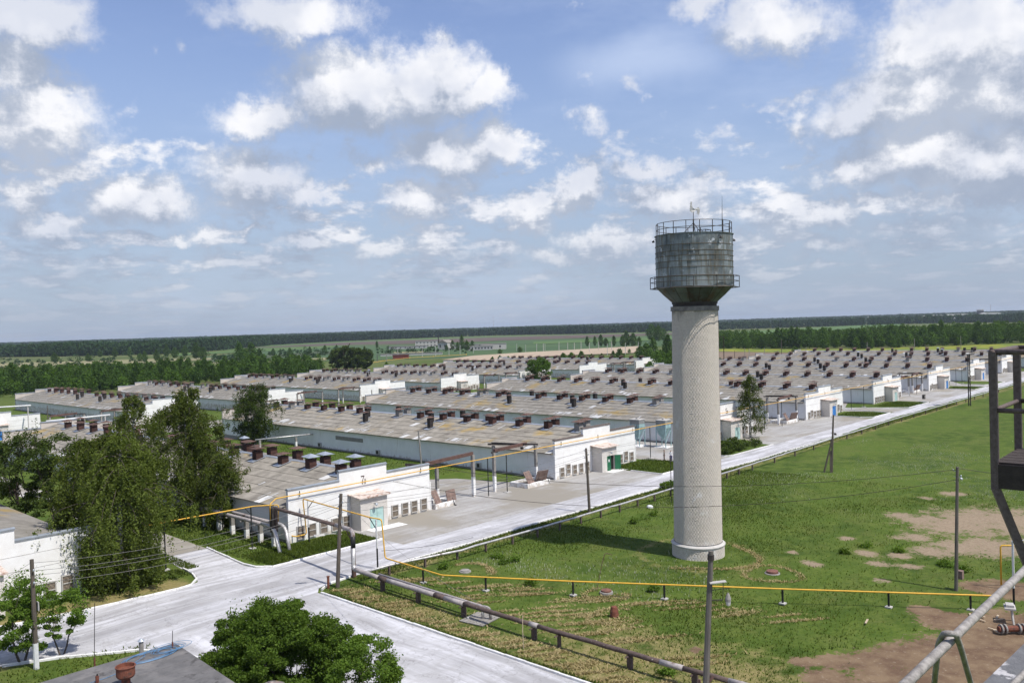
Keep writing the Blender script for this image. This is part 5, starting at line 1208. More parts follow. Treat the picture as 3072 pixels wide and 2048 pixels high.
mass('wood', rw[85:], [8+8*float(fbm(p[0], p[1], .03, 3, 4))+random.uniform(-1.5, 2.5) for p in rw[85:]], 240, 1.25, L_wood2, 'deeper part of the green wood beyond the yellow meadow', 'wood', 5)
# bushes and single trees in the fields
for px, py, s, k in [(1478,1102,.7,3),(1500,1090,.6,1),(1525,1096,.75,3),(1560,1098,.6,5),(1690,1090,.8,1),(1715,1088,.9,3),(1745,1087,.8,4),(1775,1089,.7,1),(1805,1086,.8,5),(1840,1088,.7,2),(1860,1100,.9,4),(1888,1060,.55,5),
                     (1920,1078,1.0,1),(1940,1090,1.2,4),(1960,1075,1.3,0),(1985,1095,1.2,3),(2005,1080,1.3,4),(1975,1112,1.0,1),(1950,1118,.9,5),(2010,1112,1.1,3),(1930,1108,.8,3),(2000,1060,1.2,4),(2160,1100,.7,5)]:
    x, y = G(px, py); wood_tree(x, y, s, 'bushes between the back row and the sandy field', 'bushy green tree between the back row and the sandy field', k, 'field_tree')
for px, py, s, k in [(1762,1042,.85,2),(1785,1040,.8,2),(1803,1042,.9,2),(1818,1041,.8,0),(1842,1041,.7,2),(1868,1043,.9,0),(1880,1042,1.0,4),(1900,1042,1.1,0),(1918,1040,.8,1)]:
    x, y = G(px, py-2); wood_tree(x, y, s*1.25, 'dark trees in a line behind the sandy field', 'dark tree in the line behind the sandy field', k, 'field_tree')
for px, py, s, k in [(1955,1023,1.9,4),(1975,1024,2.0,1),(1992,1023,1.7,4),(1358,1050,1.,2),(1373,1052,.9,0),(1386,1050,1.25,2),(1401,1052,1.,0),(1417,1047,1.0,2),(1131,1043,.9,0),(1340,1050,.7,0),(1500,1062,.8,5),(1560,1057,.9,5),
                     (1330,1048,.8,2),(720,1100,1.5,4),(755,1092,1.7,4),(735,1096,1.5,0),(780,1094,1.1,2),(555,1070,1.3,4),(525,1075,1.2,4),(500,1071,1.3,4),(470,1085,1.0,4),(590,1078,1.5,4),(610,1080,1.2,4),(435,1088,.9,4),(345,1073,1.0,4),(388,1072,1.0,2),(165,1088,1.2,4),(265,1085,1.0,4),(420,1085,1.0,1),(300,1072,1.0,4),(870,1070,.8,4),(930,1062,.8,4),(820,1066,.8,4),(975,1058,.8,4),(1010,1052,.8,4),(1160,1105,.6,5),(2385,1061,.8,5)]:
    x, y = at(px, py, -1.75); wood_tree(x, y, s, 'scattered trees in the fields towards the forest', 'dark field tree standing alone in the meadows towards the forest', k, 'field_tree')
rnd = random.Random(9)
# low scrub in the marsh
sc = []
for a, b, y0, y1 in ((0, 560, 1088, 1078), (560, 1024, 1078, 1050), (1100, 1450, 1058, 1046), (0, 640, 1104, 1098), (640, 980, 1080, 1066)):
    for _ in range(70): u = rnd.random(); px = a+(b-a)*u; py = y0+(y1-y0)*u+rnd.gauss(0, 5); sc.append(at(px, max(py, 1005+(3072-px)*.02), -1.75))
mass('scrub', sc, [rnd.uniform(1.5, 5) for _ in sc], 60, 1.1, L_for, 'dark low scrub scattered over the marsh', 'scrub', 6, rf=.7)
# the forests that close the view
def forest(line, depth, spacing, h0, h1, seed, label, m=L_for, n=46, size=3.4):
    """line = pixels of the forest's near edge, filled backwards"""
    pts = []; rr = random.Random(seed)
    L = [Vector(at(px, py, -1.75)) for px, py in line]
    for a, b in zip(L[:-1], L[1:]):
        k = max(1, int((b-a).length/spacing))
        for i in range(k):
            p = a+(b-a)*((i+rr.random())/k); d = p.normalized()
            q = 0.
            while q < depth: pts.append((p.x+d.x*q+rr.gauss(0, spacing*.4), p.y+d.y*q+rr.gauss(0, spacing*.4))); q += spacing*rr.uniform(.8, 1.5)
    return mass('forest', pts, [h0+(h1-h0)*float(fbm(p[0], p[1], .01, 3, seed))+rr.gauss(0, .8) for p in pts], n, size, m, label, 'forest', seed, rf=.26)
forest([(-250, 1080), (0, 1071), (200, 1069), (480, 1063), (640, 1052), (800, 1037)], 200, 8., 15, 23, 11, 'dark forest edge on the left of the horizon')
forest([(780, 1037), (900, 1030), (1024, 1023.5), (1300, 1012.5), (1500, 1005.5), (1750, 1001.5), (2020, 994)], 160, 9., 15, 22, 12, 'long forest edge behind the ploughed field', n=40, size=3.8)
forest([(2140, 989.5), (2400, 982), (2700, 972), (2900, 968), (3100, 966), (3300, 960)], 150, 9., 14, 20, 13, 'forest edge between the tower and the village', n=40, size=3.8)
def fill(y0, x0, x1, deep, spacing, h, seed, label):
    pts = []; rr = random.Random(seed)
    for px in range(x0, x1, 7):
        yh = 1027-.0316*px
        for k in range(deep):
            d = rr.uniform(*y0); v = ray(px+rr.uniform(-5, 5), yh); v = v/np.hypot(v[0], v[1]); pts.append((v[0]*d, v[1]*d))
    return mass('forest', pts, [rr.uniform(*h) for _ in pts], 22, 11, L_for, label, 'forest', seed, rf=.9)
fill((3600, 6500), -60, 3150, 12, 0, (17, 21), 15, 'hazy far forest along the whole horizon')
# ================================================================ POLES AND WIRES
def pole(base, top, label, w=.14, m=wood, cat='utility pole', z=None, arms=True, strut=None, name='utility_pole', white_to=0, group=None, insul=0):
    """base and top in picture pixels; stands on the ground where the base is"""
    bx, by = G(*base) if not isinstance(base[0], float) else base
    z0 = T(bx, by); d = ray(*top); rxy = np.hypot(bx, by); k = rxy/np.hypot(d[0], d[1]); tp = Vector((d[0]*k, d[1]*k, H+d[2]*k))
    t = thing(name, label, cat, (bx, by, z0), 0, group); h = tp.z-z0; off = Vector((tp.x-bx, tp.y-by, h))
    MB().tube([(0, 0, -.4), tuple(off*.5), tuple(off)], [w*1.15, w, w*.85], 8).build('pole_shaft', m, t)
    if white_to: MB().tube([(0, 0, -.1), tuple(off*(white_to/h))], [w*1.2, w*1.16], 8).build('white_base', wpost, t)
    if strut: MB().tube([tuple(strut)+(-.2,), tuple(off*.62)], w*.9, 7).build('strut', m, t)
    for k in range(insul):
        zz = h-.35-.42*k; p = off*(zz/h); dr = Vector((.0, 1, 0)); s_ = (-1)**k
        MB().bar(tuple(p), tuple(p+dr*(.28*s_)), .03).lathe([(.035, zz), (.06, zz+.05), (.05, zz+.13), (.02, zz+.16)], 6, (p.x, p.y+.28*s_)).build('insulator', zinc, t)
    return t, tp
_, pA = pole((1012, 1761), (1023, 1480), 'wooden utility pole with small lamp standing at the road corner in front of house 7', .16, insul=6)
U1 = Vector(pA)
l = MB().tube([(0.6, -.1, 4.5), (-.1, .25, 4.65), (-.75, .7, 4.6)], .03, 5); l.add([(-1.5, 1.0, 4.55), (-.7, .5, 4.55), (-.6, .75, 4.55), (-1.4, 1.3, 4.55), (-1.45, 1.05, 4.66), (-.72, .6, 4.66), (-.65, .72, 4.66), (-1.38, 1.22, 4.66)], [(0,1,2,3),(7,6,5,4),(0,4,5,1),(1,5,6,2),(2,6,7,3),(3,7,4,0)]); l.build('street_lamp', concw, _)
_, pB = pole((1769, 1538), (1758, 1344), 'dark wooden utility pole in the verge in front of the green-door house', .15, dark if 0 else wood, insul=4); U2 = Vector(pB)
_, pC = pole((2495, 1417), (2500, 1244), 'wooden pole on an A-shaped foot in the field right of the tower', .14, strut=(-.6, .9), insul=1); MB().tube([(-.35, 0, -.2), (0, .1, 3.1)], .12, 6).build('foot_post', wood, _); MB().lathe([(.03, 5.6), (.2, 5.45), (.18, 5.3)], 8, (.35, -.5)).bar((0, 0, 5.6), (.35, -.5, 5.6), .04).build('spot_lamp', dark, _)
_, pD = pole((2868, 1770), (2872, 1400), 'grey concrete pole with a switch box near its foot, right part of the field', .13, polem, insul=2); MB().box(.1, -.45, .9, .55, -.05, 1.55).build('switch_box', lidm, _); MB().lathe([(.03, 9.0), (.13, 8.9), (.1, 8.8)], 8, (.2, -.5)).bar((0, 0, 9.05), (.2, -.5, 9.0), .03).build('lamp', zinc, _)
_, pE = pole((2114, 2140), (2133, 1652), 'tall grey concrete pole with a lamp bracket in front of the water tower', .17, polem, z=0); UE = Vector(pE)
rr_ = Vector(R0); hh_ = pE.z
fE = lambda z: Vector((pE.x-_.location.x, pE.y-_.location.y, 0))*(z/hh_)
b = MB(); z_ = hh_-1.75; b.bar((0, 0, z_), tuple(rr_*.9+Vector((0, 0, z_))), .04); b.add([tuple(rr_*a_+Vector((-FW[0]*c_, -FW[1]*c_, z_+e_))) for a_, c_, e_ in ((-.05,.05,.0),(.85,.05,.08),(.85,.35,.08),(-.05,.35,.0),(-.05,.05,.05),(.85,.05,.12),(.85,.35,.12),(-.05,.35,.05))], [(0,3,2,1),(4,5,6,7),(0,1,5,4),(1,2,6,5),(2,3,7,6),(3,0,4,7)]); b.build('lamp_shade', concw, _, loc=fE(z_))
b = MB(); b.bar(tuple(rr_*.75+Vector((0, 0, z_))), tuple(rr_*.7+Vector((0, 0, z_-1.0))), .03).bar((0, 0, z_-1.0), tuple(rr_*.7+Vector((0, 0, z_-1.0))), .05).bar(tuple(rr_*.1+Vector((0, 0, z_-.45))), tuple(rr_*1.1+Vector((0, 0, z_-.35))), .03); b.build('bracket', dark, _, loc=fE(z_))
c_2 = rr_*1.0; b = MB().lathe([(.03, z_-.6), (.10, z_-.75), (.17, z_-.95), (.15, z_-1.1)], 9, (c_2.x, c_2.y)); b.build('lamp', conc, _, loc=fE(z_)); MB().lathe([(.14, z_-1.1), (.12, z_-1.3), (.02, z_-1.36)], 9, (c_2.x, c_2.y)).build('lamp_glass', concw, _, loc=fE(z_))
MB().tube([(0, 0, hh_-.5), (0, 0, hh_-.2)], .19, 8).build('band', dark, _, loc=fE(hh_-.3)); MB().bar((-.35, .1, 1.35), (.35, -.3, 2.1), .12).bar((-.3, .2, 1.4), (-.3, .2, 2.0), .1).build('clamp', beamb, _, loc=fE(1.5))
_, pF = pole((110, 2005), (95, 1677), 'wooden pole with whitewashed foot between the two young trees, lower left', .15, wood, white_to=1.75, insul=4); UF = Vector(pF)
MB().box(.18, -.25, 3.9, .24, .1, 4.5).build('sign_plate', concw, _)
# floodlight mast
mx, my = G(2909, 1217); t = thing('floodlight_mast', 'tall steel floodlight mast with a railed platform, beside the far road', 'mast', (mx, my, 0))
for sx, sy in ((-.2, -.2), (.2, -.2), (.2, .2), (-.2, .2)): MB().bar((sx, sy, 0), (sx*.8, sy*.8, 12.0), .12).build('leg', dark, t)
b = MB()
for k in range(12): s1 = 1 if k % 2 else -1; b.bar((-.26*s1, -.26, k), (.26*s1, -.26, k+1), .05).bar((.26, -.26*s1, k), (.26, .26*s1, k+1), .05)
b.build('lattice', dark, t)
b = MB(); b.box(-.9, -.9, 12.0, .9, .9, 12.12)
for z in (12.6, 13.1):
    for a, c in (((-.95,-.95),(.95,-.95)),((.95,-.95),(.95,.95)),((.95,.95),(-.95,.95)),((-.95,.95),(-.95,-.95))): b.bar((*a, z), (*c, z), .07)
for sx in (-1, 0, 1):
    for sy in (-1, 1): b.bar((sx*.95, sy*.95, 12), (sx*.95, sy*.95, 13.1), .06)
b.build('platform', dark, t)
for s1 in (-1, 1): q_ = rr_*.9*s1; MB().box(q_.x-.25, q_.y-.25, 13.15, q_.x+.25, q_.y+.25, 13.65).build('floodlight', dark, t)
# thin poles among the houses
PL = [((1040, 1140), (1040, 1105), 'left of the tall birch gap'), ((1123, 1184), (1103, 1112), 'leaning across the plain white back-row front'), ((1253, 1158), (1252, 1114), 'behind the ridge of the back row, near its middle'), ((1117, 1236), (1115, 1169), 'behind the rear gable of the green-door house'), ((1213, 1160), (1212, 1138), 'short one right of the plain white front'),
      ((1396, 1158), (1391, 1108), 'left of the pale back-row front with a porch'), ((1430, 1150), (1428, 1108), 'at the grey annex'), ((1486, 1135), (1486, 1103), 'at the left gantry of the back row'), ((1602, 1140), (1598, 1095), 'standing at the blue door of the back row'), ((1776, 1115), (1768, 1082), 'before the front right of the round tree'), ((1914, 1110), (1912, 1078), 'before the farthest back-row front'),
      ((388, 1262), (387, 1208), 'before the blank back-row front, left of the birches'), ((143, 1264), (142, 1216), 'by the far left gantries'), ((1265, 1400), (1255, 1290), 'behind the gantry beam right of house 7'), ((1311, 1225), (1311, 1190), 'with a ring top on the ridge of the green-door house'),
      ((2345, 1076), (2344, 1016), 'with a lamp bar, against the wood right of the tower'), ((2235, 1075), (2234, 1043), 'first right of the tower, against the brown field'), ((2248, 1074), (2247, 1045), 'second right of the tower, against the brown field'), ((2204, 1074), (2204, 1052), 'closest to the tower on its right'), ((2294, 1068), (2293, 1042), 'third right of the tower'), ((2418, 1070), (2418, 1040), 'centre of the brown field'), ((2442, 1070), (2442, 1052), 'short one in the brown field'), ((2602, 1066), (2601, 1026), 'behind the ridge vents, middle of the yellow meadow'), ((2744, 1052), (2743, 1015), 'on the right part of the yellow meadow'), ((2778, 1060), (2777, 1034), 'pale concrete one on the right part of the meadow'), ((2883, 1045), (2882, 1008), 'nearest the floodlight mast')]
for i, (b0, t0, lb) in enumerate(PL): pole(b0, t0, 'thin utility pole '+lb, .13 if b0[1] > 1090 else .17, conc if i % 3 else wood, group='thin utility poles among the houses')
CP = [(1193,1044,1075),(1267,1042,1071),(1347,1038,1068),(1380,1036,1064),(1307,1025,1070),(1420,1036,1060),(1610,1030,1056),(1630,1030,1057),(1635,1030,1052),(1677,1025,1055),(1703,1027,1052),(1723,1027,1053),(1743,1024,1051),(1768,1027,1057),(1796,1023,1052),(1822,1030,1066),(1835,1022,1052),(1876,1028,1063),(1915,1026,1056),(1963,1024,1050),(2012,1033,1060),(1550,1030,1052),(1577,1034,1056)]
for i, (px, y0, y1) in enumerate(CP): pole((px, y1), (px, y0), 'white concrete post in the row along the sandy field', .22, concw, group='white concrete posts along the sandy field', name='concrete_post', cat='post')
# wires
def wire(a, b, sagv, label, r=.014, group='overhead wires', m=dark, n=14):
    a = Vector(a); b = Vector(b); pts = [tuple(a.lerp(b, k/n)-Vector((0, 0, sagv*4*(k/n)*(1-k/n)))-a) for k in range(n+1)]
    o = MB().tube(pts, r, 4, caps=False).build('overhead_wire', m); o.location = a; return tag(o, label, 'wire', group)
wm = mat('old_wire', (.16, .15, .14), None, 1., .6)
for k in range(4):
    dz = Vector((0, .28*(-1)**k, -.3-.42*k)); wire(UF+dz, U1+dz, .9, ['topmost','second','third','lowest'][k]+' wire between the lower left pole and the road corner pole', group='wires between the lower left and road corner poles', m=wm)
    wire(U1+dz, U2+dz, .8, ['topmost','second','third','lowest'][k]+' wire over the yard from the road corner pole to the next pole', group='wires over the yard of house 7', m=wm)
    if k < 2: wire(U2+dz, U2+Vector((38, .5, 0))+dz, .7, ['upper','lower'][k]+' wire leading on past the tower from the pole at the green-door house', group='wires passing behind the tower', m=wm)
wire(Vector(pD)+Vector((0, 0, -.2)), (55, 63, 8.2), 1.6, 'upper sagging wire across the field left of the concrete pole', .02, m=dark); wire(Vector(pD)+Vector((0, 0, -1.0)), (52, 66, 7.), 2.4, 'lower sagging wire across the field left of the concrete pole', .02, m=dark)
wire(Vector(pD)+Vector((0, 0, -.1)), (88, -8, 8.5), 1., 'wire leaving the concrete pole to the right, behind the steel frame', .02, m=dark)
wire(U1+Vector((0, 0, -.3)), (30.0, 30.0, 7.5), .8, 'wire from the road corner pole towards the bottom edge', .012, m=wm)
wire(UF+Vector((0, 0, -.2)), (8, 62, 4.), .3, 'wire dropping left from the lower left pole', .014, m=wm)
wire((46.9, 61.6, 1.9), (60.3, 63.5, .1), .2, 'black cable sagging across the road from the yellow riser', .02, m=black)
# ================================================================ SMALL THINGS IN THE YARD AND FIELD
def cover(px, py, label, r=.42, m=coverm, lift=0.):
    x, y = G(px, py); t = thing('well_cover', label, 'manhole', (x, y, .02), 0)
    MB().lathe([(r*1.35, -.1), (r*1.3, .06), (r*1.05, .08), (r*1.02, .02)], 20).build('concrete_ring', conc, t); MB().lathe([(r, .02), (r, .15+lift), (.01, .22+lift)], 20).build('lid', m, t); return t
cover(1395, 1714, 'grey well cover in the grass near the start of the yellow pipe', m=conc); cover(1819, 1776, 'rusty well cover with a white concrete ring behind the yellow pipe', lift=.05); cover(2317, 1720, 'round rusty well cover in a ring of mown hay, right of the tower foot', .5, lift=.1)
x, y = G(1843, 1848); t = thing('vent_stub', 'small rusty conical stub standing in the grass before the yellow pipe', 'pipe stub', (x, y, 0)); MB().lathe([(.36, -.1), (.30, .45), (.22, .72), (.20, .76), (.02, .78)], 14).build('stub', drum_m, t)
x, y = G(745*0+985, 1764); t = thing('bollard', 'short rusty stub post at the road corner beside the wooden pole', 'bollard', (x, y, 0)); MB().tube([(0, 0, 0), (.02, .0, 1.0)], .11, 8).lathe([(.14, 1.0), (.14, 1.06), (.01, 1.08)], 8, (.02, 0)).build('stub', drum_m, t)
x, y = G(2772, 1214); t = thing('road_sign', 'small black box sign on a thin post at the edge of the far road', 'sign', (x, y, 0)); MB().bar((0, 0, 0), (0, 0, 1.5), .06).build('post', wpost, t); MB().box(-.45, -.25, 1.45, .45, .25, 2.45).build('box', dark, t); MB().box(-.3, -.27, 1.7, .3, -.251, 2.2).build('face', conc, t)
x, y = G(1440, 1858); t = thing('plank_hatch', 'square grey plank hatch on the ground beside the heating main', 'hatch', (x, y, 0), radians(8))
for k in range(7): MB().box(-1.15, -1.1+k*.32, .04, 1.15, -.82+k*.32, .10+.01*(k % 2)).build('plank', conc, t)
x, y = G(1405, 1858)
t = thing('stone', 'small white stone lying on the plank hatch', 'stone', (x, y, .12)); MB().lathe([(.01, 0), (.13, .02), (.11, .10), (.01, .13)], 7).build('stone', concw, t)
x, y = G(1950, 1522); t = thing('rubble', 'white lump of rubble in the grass near the roadside pipe', 'stone', (x, y, 0)); MB().lathe([(.01, -.05), (.42, 0), (.36, .2), (.2, .3), (.01, .33)], 7).build('lump', wpost, t, rot=(.1, .1, .4))
# bent rod standing in the grass
x, y = G(1790, 1770); t = thing('bent_rod', 'thin bent brown rod standing in the grass left of the tower foot', 'rod', (x, y, 0)); rr = rr_; MB().tube([(0, 0, 0), tuple(rr*.5+Vector((0, 0, 2.2))), tuple(rr*.75+Vector((0, 0, 3.0))), tuple(rr*.95+Vector((0, 0, 3.05))), tuple(rr*1.35+Vector((0, 0, 2.9)))], .03, 5).build('rod', beamb, t)
x, y = G(1571, 1946); t = thing('stick', 'thin wooden stick stuck in the mown grass below the heating main', 'stick', (x, y, 0)); MB().tube([(0, 0, 0), (-.03, .02, 1.2), (.05, .05, 2.3)], .03, 5).build('stick', wood_p, t)
# far field clutter on the right: valve and planks
for i, (px, py, a, L) in enumerate([(2912, 1848, .4, .9), (2926, 1853, -.5, 1.1), (2943, 1850, .9, .8), (2938, 1860, 1.2, .9), (2992, 1853, .1, .8), (2996, 1862, -.6, .7), (2982, 1890, 1.3, .8), (2990, 1897, .8, .7), (2600, 1868, .2, .9)]):
    x, y = G(px, py); t = thing('scrap_board', ['pale board lying left in the heap at the lower right', 'longest pale board crossing the heap at the lower right', 'pale board leaning on top of the heap at the lower right', 'pale board at the bottom of the heap at the lower right', 'white board left of the rusty valve', 'second white board left of the rusty valve', 'board lying just below the rusty valve', 'short board nearest the rusty valve', 'single pale board lying in the open grass'][i], 'board', (x, y, .05+.03*(i % 3)), a); MB().box(-L/2, -.06, 0, L/2, .06, .05).build('board', wood_p, t)
x, y = G(3035, 1900); t = thing('pipe_valve', 'rusty flanged valve lying on the ground at the right edge', 'valve', (x, y, .05), atan2(-.72, .69)); MB().tube([(-.9, 0, .3), (.9, 0, .3)], .2, 12).build('pipe_piece', drum_m, t)
for xx in (-.72, -.45, .5, .8): MB().tube([(xx-.05, 0, .3), (xx+.05, 0, .3)], .33, 14).build('flange', conc, t)
x, y = G(3030, 1865); t = thing('support_table', 'grey steel stand over the rusty valve at the right edge', 'stand', (x, y, 0), .3); MB().box(-.55, -.35, 1.0, .55, .35, 1.12).box(-.35, -.25, 1.12, .35, .25, 1.3).build('top', concw, t)
for sx in (-1, 1): MB().bar((sx*.5, -.2, 0), (sx*.25, -.1, 1.0), .1).build('leg', concw, t)
# people
def person(x, y, rz, label, top_m, leg_m, h=1.72, hips=True):
    t = thing('person', label, 'person', (x, y, .02), rz); k = h/1.75
    V = [(0,0,.95),(0,0,1.12),(0,-.01,1.36),(0,-.01,1.50),(0,-.02,1.64),(-.10,0,.90),(-.12,.01,.50),(-.13,.02,.09),(-.13,-.12,.04),(.10,0,.90),(.12,.01,.50),(.13,.02,.09),(.13,-.12,.04),
         (-.19,0,1.42),(-.27,.03,1.16),(-.20,-.08,.98),(-.17,-.12,.93),(.19,0,1.42),(.27,.03,1.16),(.20,-.08,.98),(.17,-.12,.93)]
    E_ = [(0,1),(1,2),(2,3),(3,4),(0,5),(5,6),(6,7),(7,8),(0,9),(9,10),(10,11),(11,12),(2,13),(13,14),(14,15),(15,16),(2,17),(17,18),(18,19),(19,20)]
    R_ = [.15,.14,.165,.065,.105,.10,.075,.05,.045,.10,.075,.05,.045,.07,.052,.04,.035,.07,.052,.04,.035]
    me = bpy.data.meshes.new('body'); me.from_pydata([(a*k, b*k, c*k) for a, b, c in V], E_, []); o = link('body', me, t); me.materials.append(top_m)
    md = o.modifiers.new('skin', 'SKIN'); md.use_smooth_shade = True
    sk = me.skin_vertices[0].data if me.skin_vertices else None
    if sk is None:
        bm = bmesh.new(); bm.from_mesh(me); bm.verts.layers.skin.verify(); bm.to_mesh(me); bm.free(); sk = me.skin_vertices[0].data
    for i, v in enumerate(sk): v.radius = (R_[i]*k, R_[i]*.72*k if i in (0, 1, 2) else R_[i]*k); v.use_root = i == 0
    o.modifiers.new('sub', 'SUBSURF').render_levels = 2
    MB().lathe([(.001, 1.50*k), (.075*k, 1.53*k), (.098*k, 1.62*k), (.09*k, 1.70*k), (.05*k, 1.745*k), (.001, 1.75*k)], 14, (0, -.02)).build('head', skinm, t, smooth=True)
    MB().lathe([(.101*k, 1.64*k), (.096*k, 1.71*k), (.055*k, 1.757*k), (.001, 1.765*k)], 14, (0, .0)).build('hair', hairm, t, smooth=True)
    if leg_m: 
        b = MB()
        for s1 in (-1, 1): b.tube([(.115*s1*k, 0, .97*k), (.125*s1*k, .01, .5*k), (.135*s1*k, .02, .10*k)], [.125*k, .095*k, .075*k], 10)
        b.tube([(0, 0, .86*k), (0, 0, 1.0*k)], [.17*k, .175*k], 12); b.build('trousers', leg_m, t, smooth=True)
    for s1 in (-1, 1):
        b = MB().tube([(.175*s1*k, -.12*k, .95*k), (.17*s1*k, -.14*k, .88*k)], [.035, .03], 6)
        for q in range(4): b.tube([(.17*s1*k+.014*(q-1.5), -.14*k, .885*k), (.17*s1*k+.014*(q-1.5), -.15*k, (.83+.008*(q == 0))*k), (.165*s1*k+.012*(q-1.5), -.135*k, .80*k)], .0085, 4)
        b.tube([(.15*s1*k, -.15*k, .92*k), (.13*s1*k, -.17*k, .87*k)], .01, 4); b.build('hand', skinm, t)
    MB().box(-.18*k, -.2*k, 0, -.08*k, .07*k, .07).box(.08*k, -.2*k, 0, .18*k, .07*k, .07).build('shoes', hairm, t)
    return t
x, y = G(1993, 1382); person(x, y, radians(30), 'person in brown overalls standing by the feed bins, left of two', shirt_b, shirt_b)
x, y = G(2013, 1384); person(x, y, radians(-60), 'person in white shirt and blue trousers, half hidden by the tower', shirt_w, trous)
# ================================================================ FAR BUILDINGS
def far_building(px, py, w, d, h, label, m=cinder, ang=.3, win=0, roofm=slatefar, hip=False, name='farm_building', floors=1):
    x, y = at(px, py, -1.75); t = thing(name, label, 'building', (x, y, -1.75), ang)
    MB().box(-w/2, -d/2, -.5, w/2, d/2, h).build('wall', m, t)
    if hip: MB().prism([(-w/2-.4, h), (w/2+.4, h), (w/2+.4, h+.15), (0, h+d*.22), (-w/2-.4, h+.15)], -d/2-.4, d/2+.4).build('roof', roofm, t)
    else: MB().box(-w/2-.3, -d/2-.3, h, w/2+.3, d/2+.3, h+.35).build('roof', roofm, t)
    for f in range(floors):
        for k in range(win): xx = -w/2+w*(k+.5)/win; MB().box(xx-.8, -d/2-.06, h*(f+.35)/floors, xx+.8, -d/2-.01, h*(f+.75)/floors).build('window', glassm, t)
    return t
A_ = radians(-46.6)
far_building(1285, 1040, 33, 14, 7.5, 'two-storey pale building in the far farmyard beyond the fields', concw, A_, 7, floors=2); far_building(1225, 1046, 46, 12, 3.2, 'long low grey shed left of the two-storey far building', cinder, A_, 8)
far_building(1338, 1048, 12, 16, 7.5, 'small gabled white building right of the two-storey far building', concw, A_-.4, 2, hip=True); far_building(1442, 1050, 26, 10, 4.2, 'low grey far building with a row of windows', cinder, A_, 8)
far_building(1482, 1048, 26, 12, 6.0, 'bluish white far shed at the right end of the far farmyard', concw, A_, 2); far_building(1400, 1044, 60, 12, 4., 'long dark-roofed shed behind the trees of the far farmyard', cinder, A_, 0, roofm=slate)
far_building(1235, 1066, 56, 5, 2.0, 'row of broken grey wall slabs on the sandy heap', concw, A_, 0, name='slab_stack'); far_building(1203, 1076, 13, 3, 3., 'rusty red freight container in the far yard', redb, A_, 0, roofm=redb, name='container')
x, y = at(1316, 1041, -1.75)
t = thing('chimney_stack', 'thin dark chimney stack beside the two-storey far building', 'chimney', (x, y, -1.75)); MB().lathe([(.9, 0), (.6, 15), (.6, 16)], 10, cap1=True).build('stack', dark, t)
# yellow gas pipe loops across the far green
t = thing('gas_pipe', 'yellow gas pipe on low posts crossing the green behind the back row', 'pipe', (*at(1170, 1090, -1.75), -1.75)); o = Vector(t.location)
pts = [Vector((*at(px, py, -1.75), -.9)) for px, py in ((1030, 1092), (1110, 1092), (1160, 1084), (1230, 1076), (1300, 1072), (1400, 1066))]; MB().tube([tuple(p-o) for p in pts], .16, 6).build('pipe_run', yel, t)
for p in pts: MB().bar((p.x-o.x, p.y-o.y, 0), (p.x-o.x, p.y-o.y, 1.7), .2).build('support_post', yel, t)
t = thing('pipe_portal', 'grey pipe portal standing in the green behind the dark tree clump', 'pipe frame', (*at(1140, 1085, -1.75), -1.75)); o = Vector(t.location); a = Vector((*at(1132, 1085, -1.75), -1.75))-o; b2 = Vector((*at(1160, 1085, -1.75), -1.75))-o
for p in (a, b2): MB().bar(tuple(p), tuple(p+Vector((0, 0, 5.5))), .4).build('post', conc, t)
MB().bar(tuple(a+Vector((0, 0, 5.5))), tuple(b2+Vector((0, 0, 5.5))), .5).build('beam', conc, t)
# masts on the horizon
def mast(px, y1, y0, d, label, r=1.0, m=wpost, striped=True):
    v = ray(px, y1); v = v/np.hypot(v[0], v[1]); x, y = v[0]*d, v[1]*d; k = d/F*1.04; h = (y1-y0)*k+24*0; t = thing('radio_mast', label, 'mast', (x, y, -2)); zt = H+(1027-.0316*px-y0)*k+2; n = 8
    for i in range(n): MB().tube([(0, 0, zt*i/n), (0, 0, zt*(i+1)/n-.2)], r*(1-.06*i), 4).build('mast_section', (redb if (i % 2 and striped) else m), t)
mast(1481, 985, 952, 5200, 'red and white radio mast on the horizon, left of the tower', 1.3); mast(2604, 955, 944, 3200, 'white mast on the horizon right of the tower', 1.4, striped=False)
mast(2929, 943, 928, 4200, 'thin dark mast left of the far silo', .8, dark, False); mast(2972, 940, 916, 4500, 'thin red mast right of the far silo', .7, redb, False)
def village(px, py, w, h, d, label, m=white, ang=0., nm='village_building'):
    v = ray(px, py); v = v/np.hypot(v[0], v[1]); t = thing(nm, label, 'building', (v[0]*d, v[1]*d, -2), _yaw-pi/2+ang); MB().box(-w/2, -14, 0, w/2, 14, h).build('wall', m, t); MB().prism([(-w/2-1, h), (w/2+1, h), (w/2, h+1.5), (w*.3, h+4.2), (-w*.3, h+4.2), (-w/2, h+1.5)], -15, 15).build('roof', concw, t)
village(2870, 954, 70, 14, 3000, 'wide white hangar-like hall in the far village'); village(2790, 956, 26, 13, 3000, 'small white hall left of the wide one in the far village', ang=.3); village(2780, 958, 40, 9, 2950, 'low white shed beside the small white hall in the far village'); village(2813, 957, 18, 13, 3050, 'narrow white gable in the far village'); village(2970, 949, 60, 15, 3300, 'long white block at the right of the far village')
village(2628, 958, 16, 12, 3000, 'lone pale house in the far village, left part'); village(2697, 958, 14, 9, 3000, 'tiny pale house in the far village near its centre')
village(2941, 950, 9, 27, 3400, 'dark grain silo tower rising over the far village', dark, nm='grain_silo')
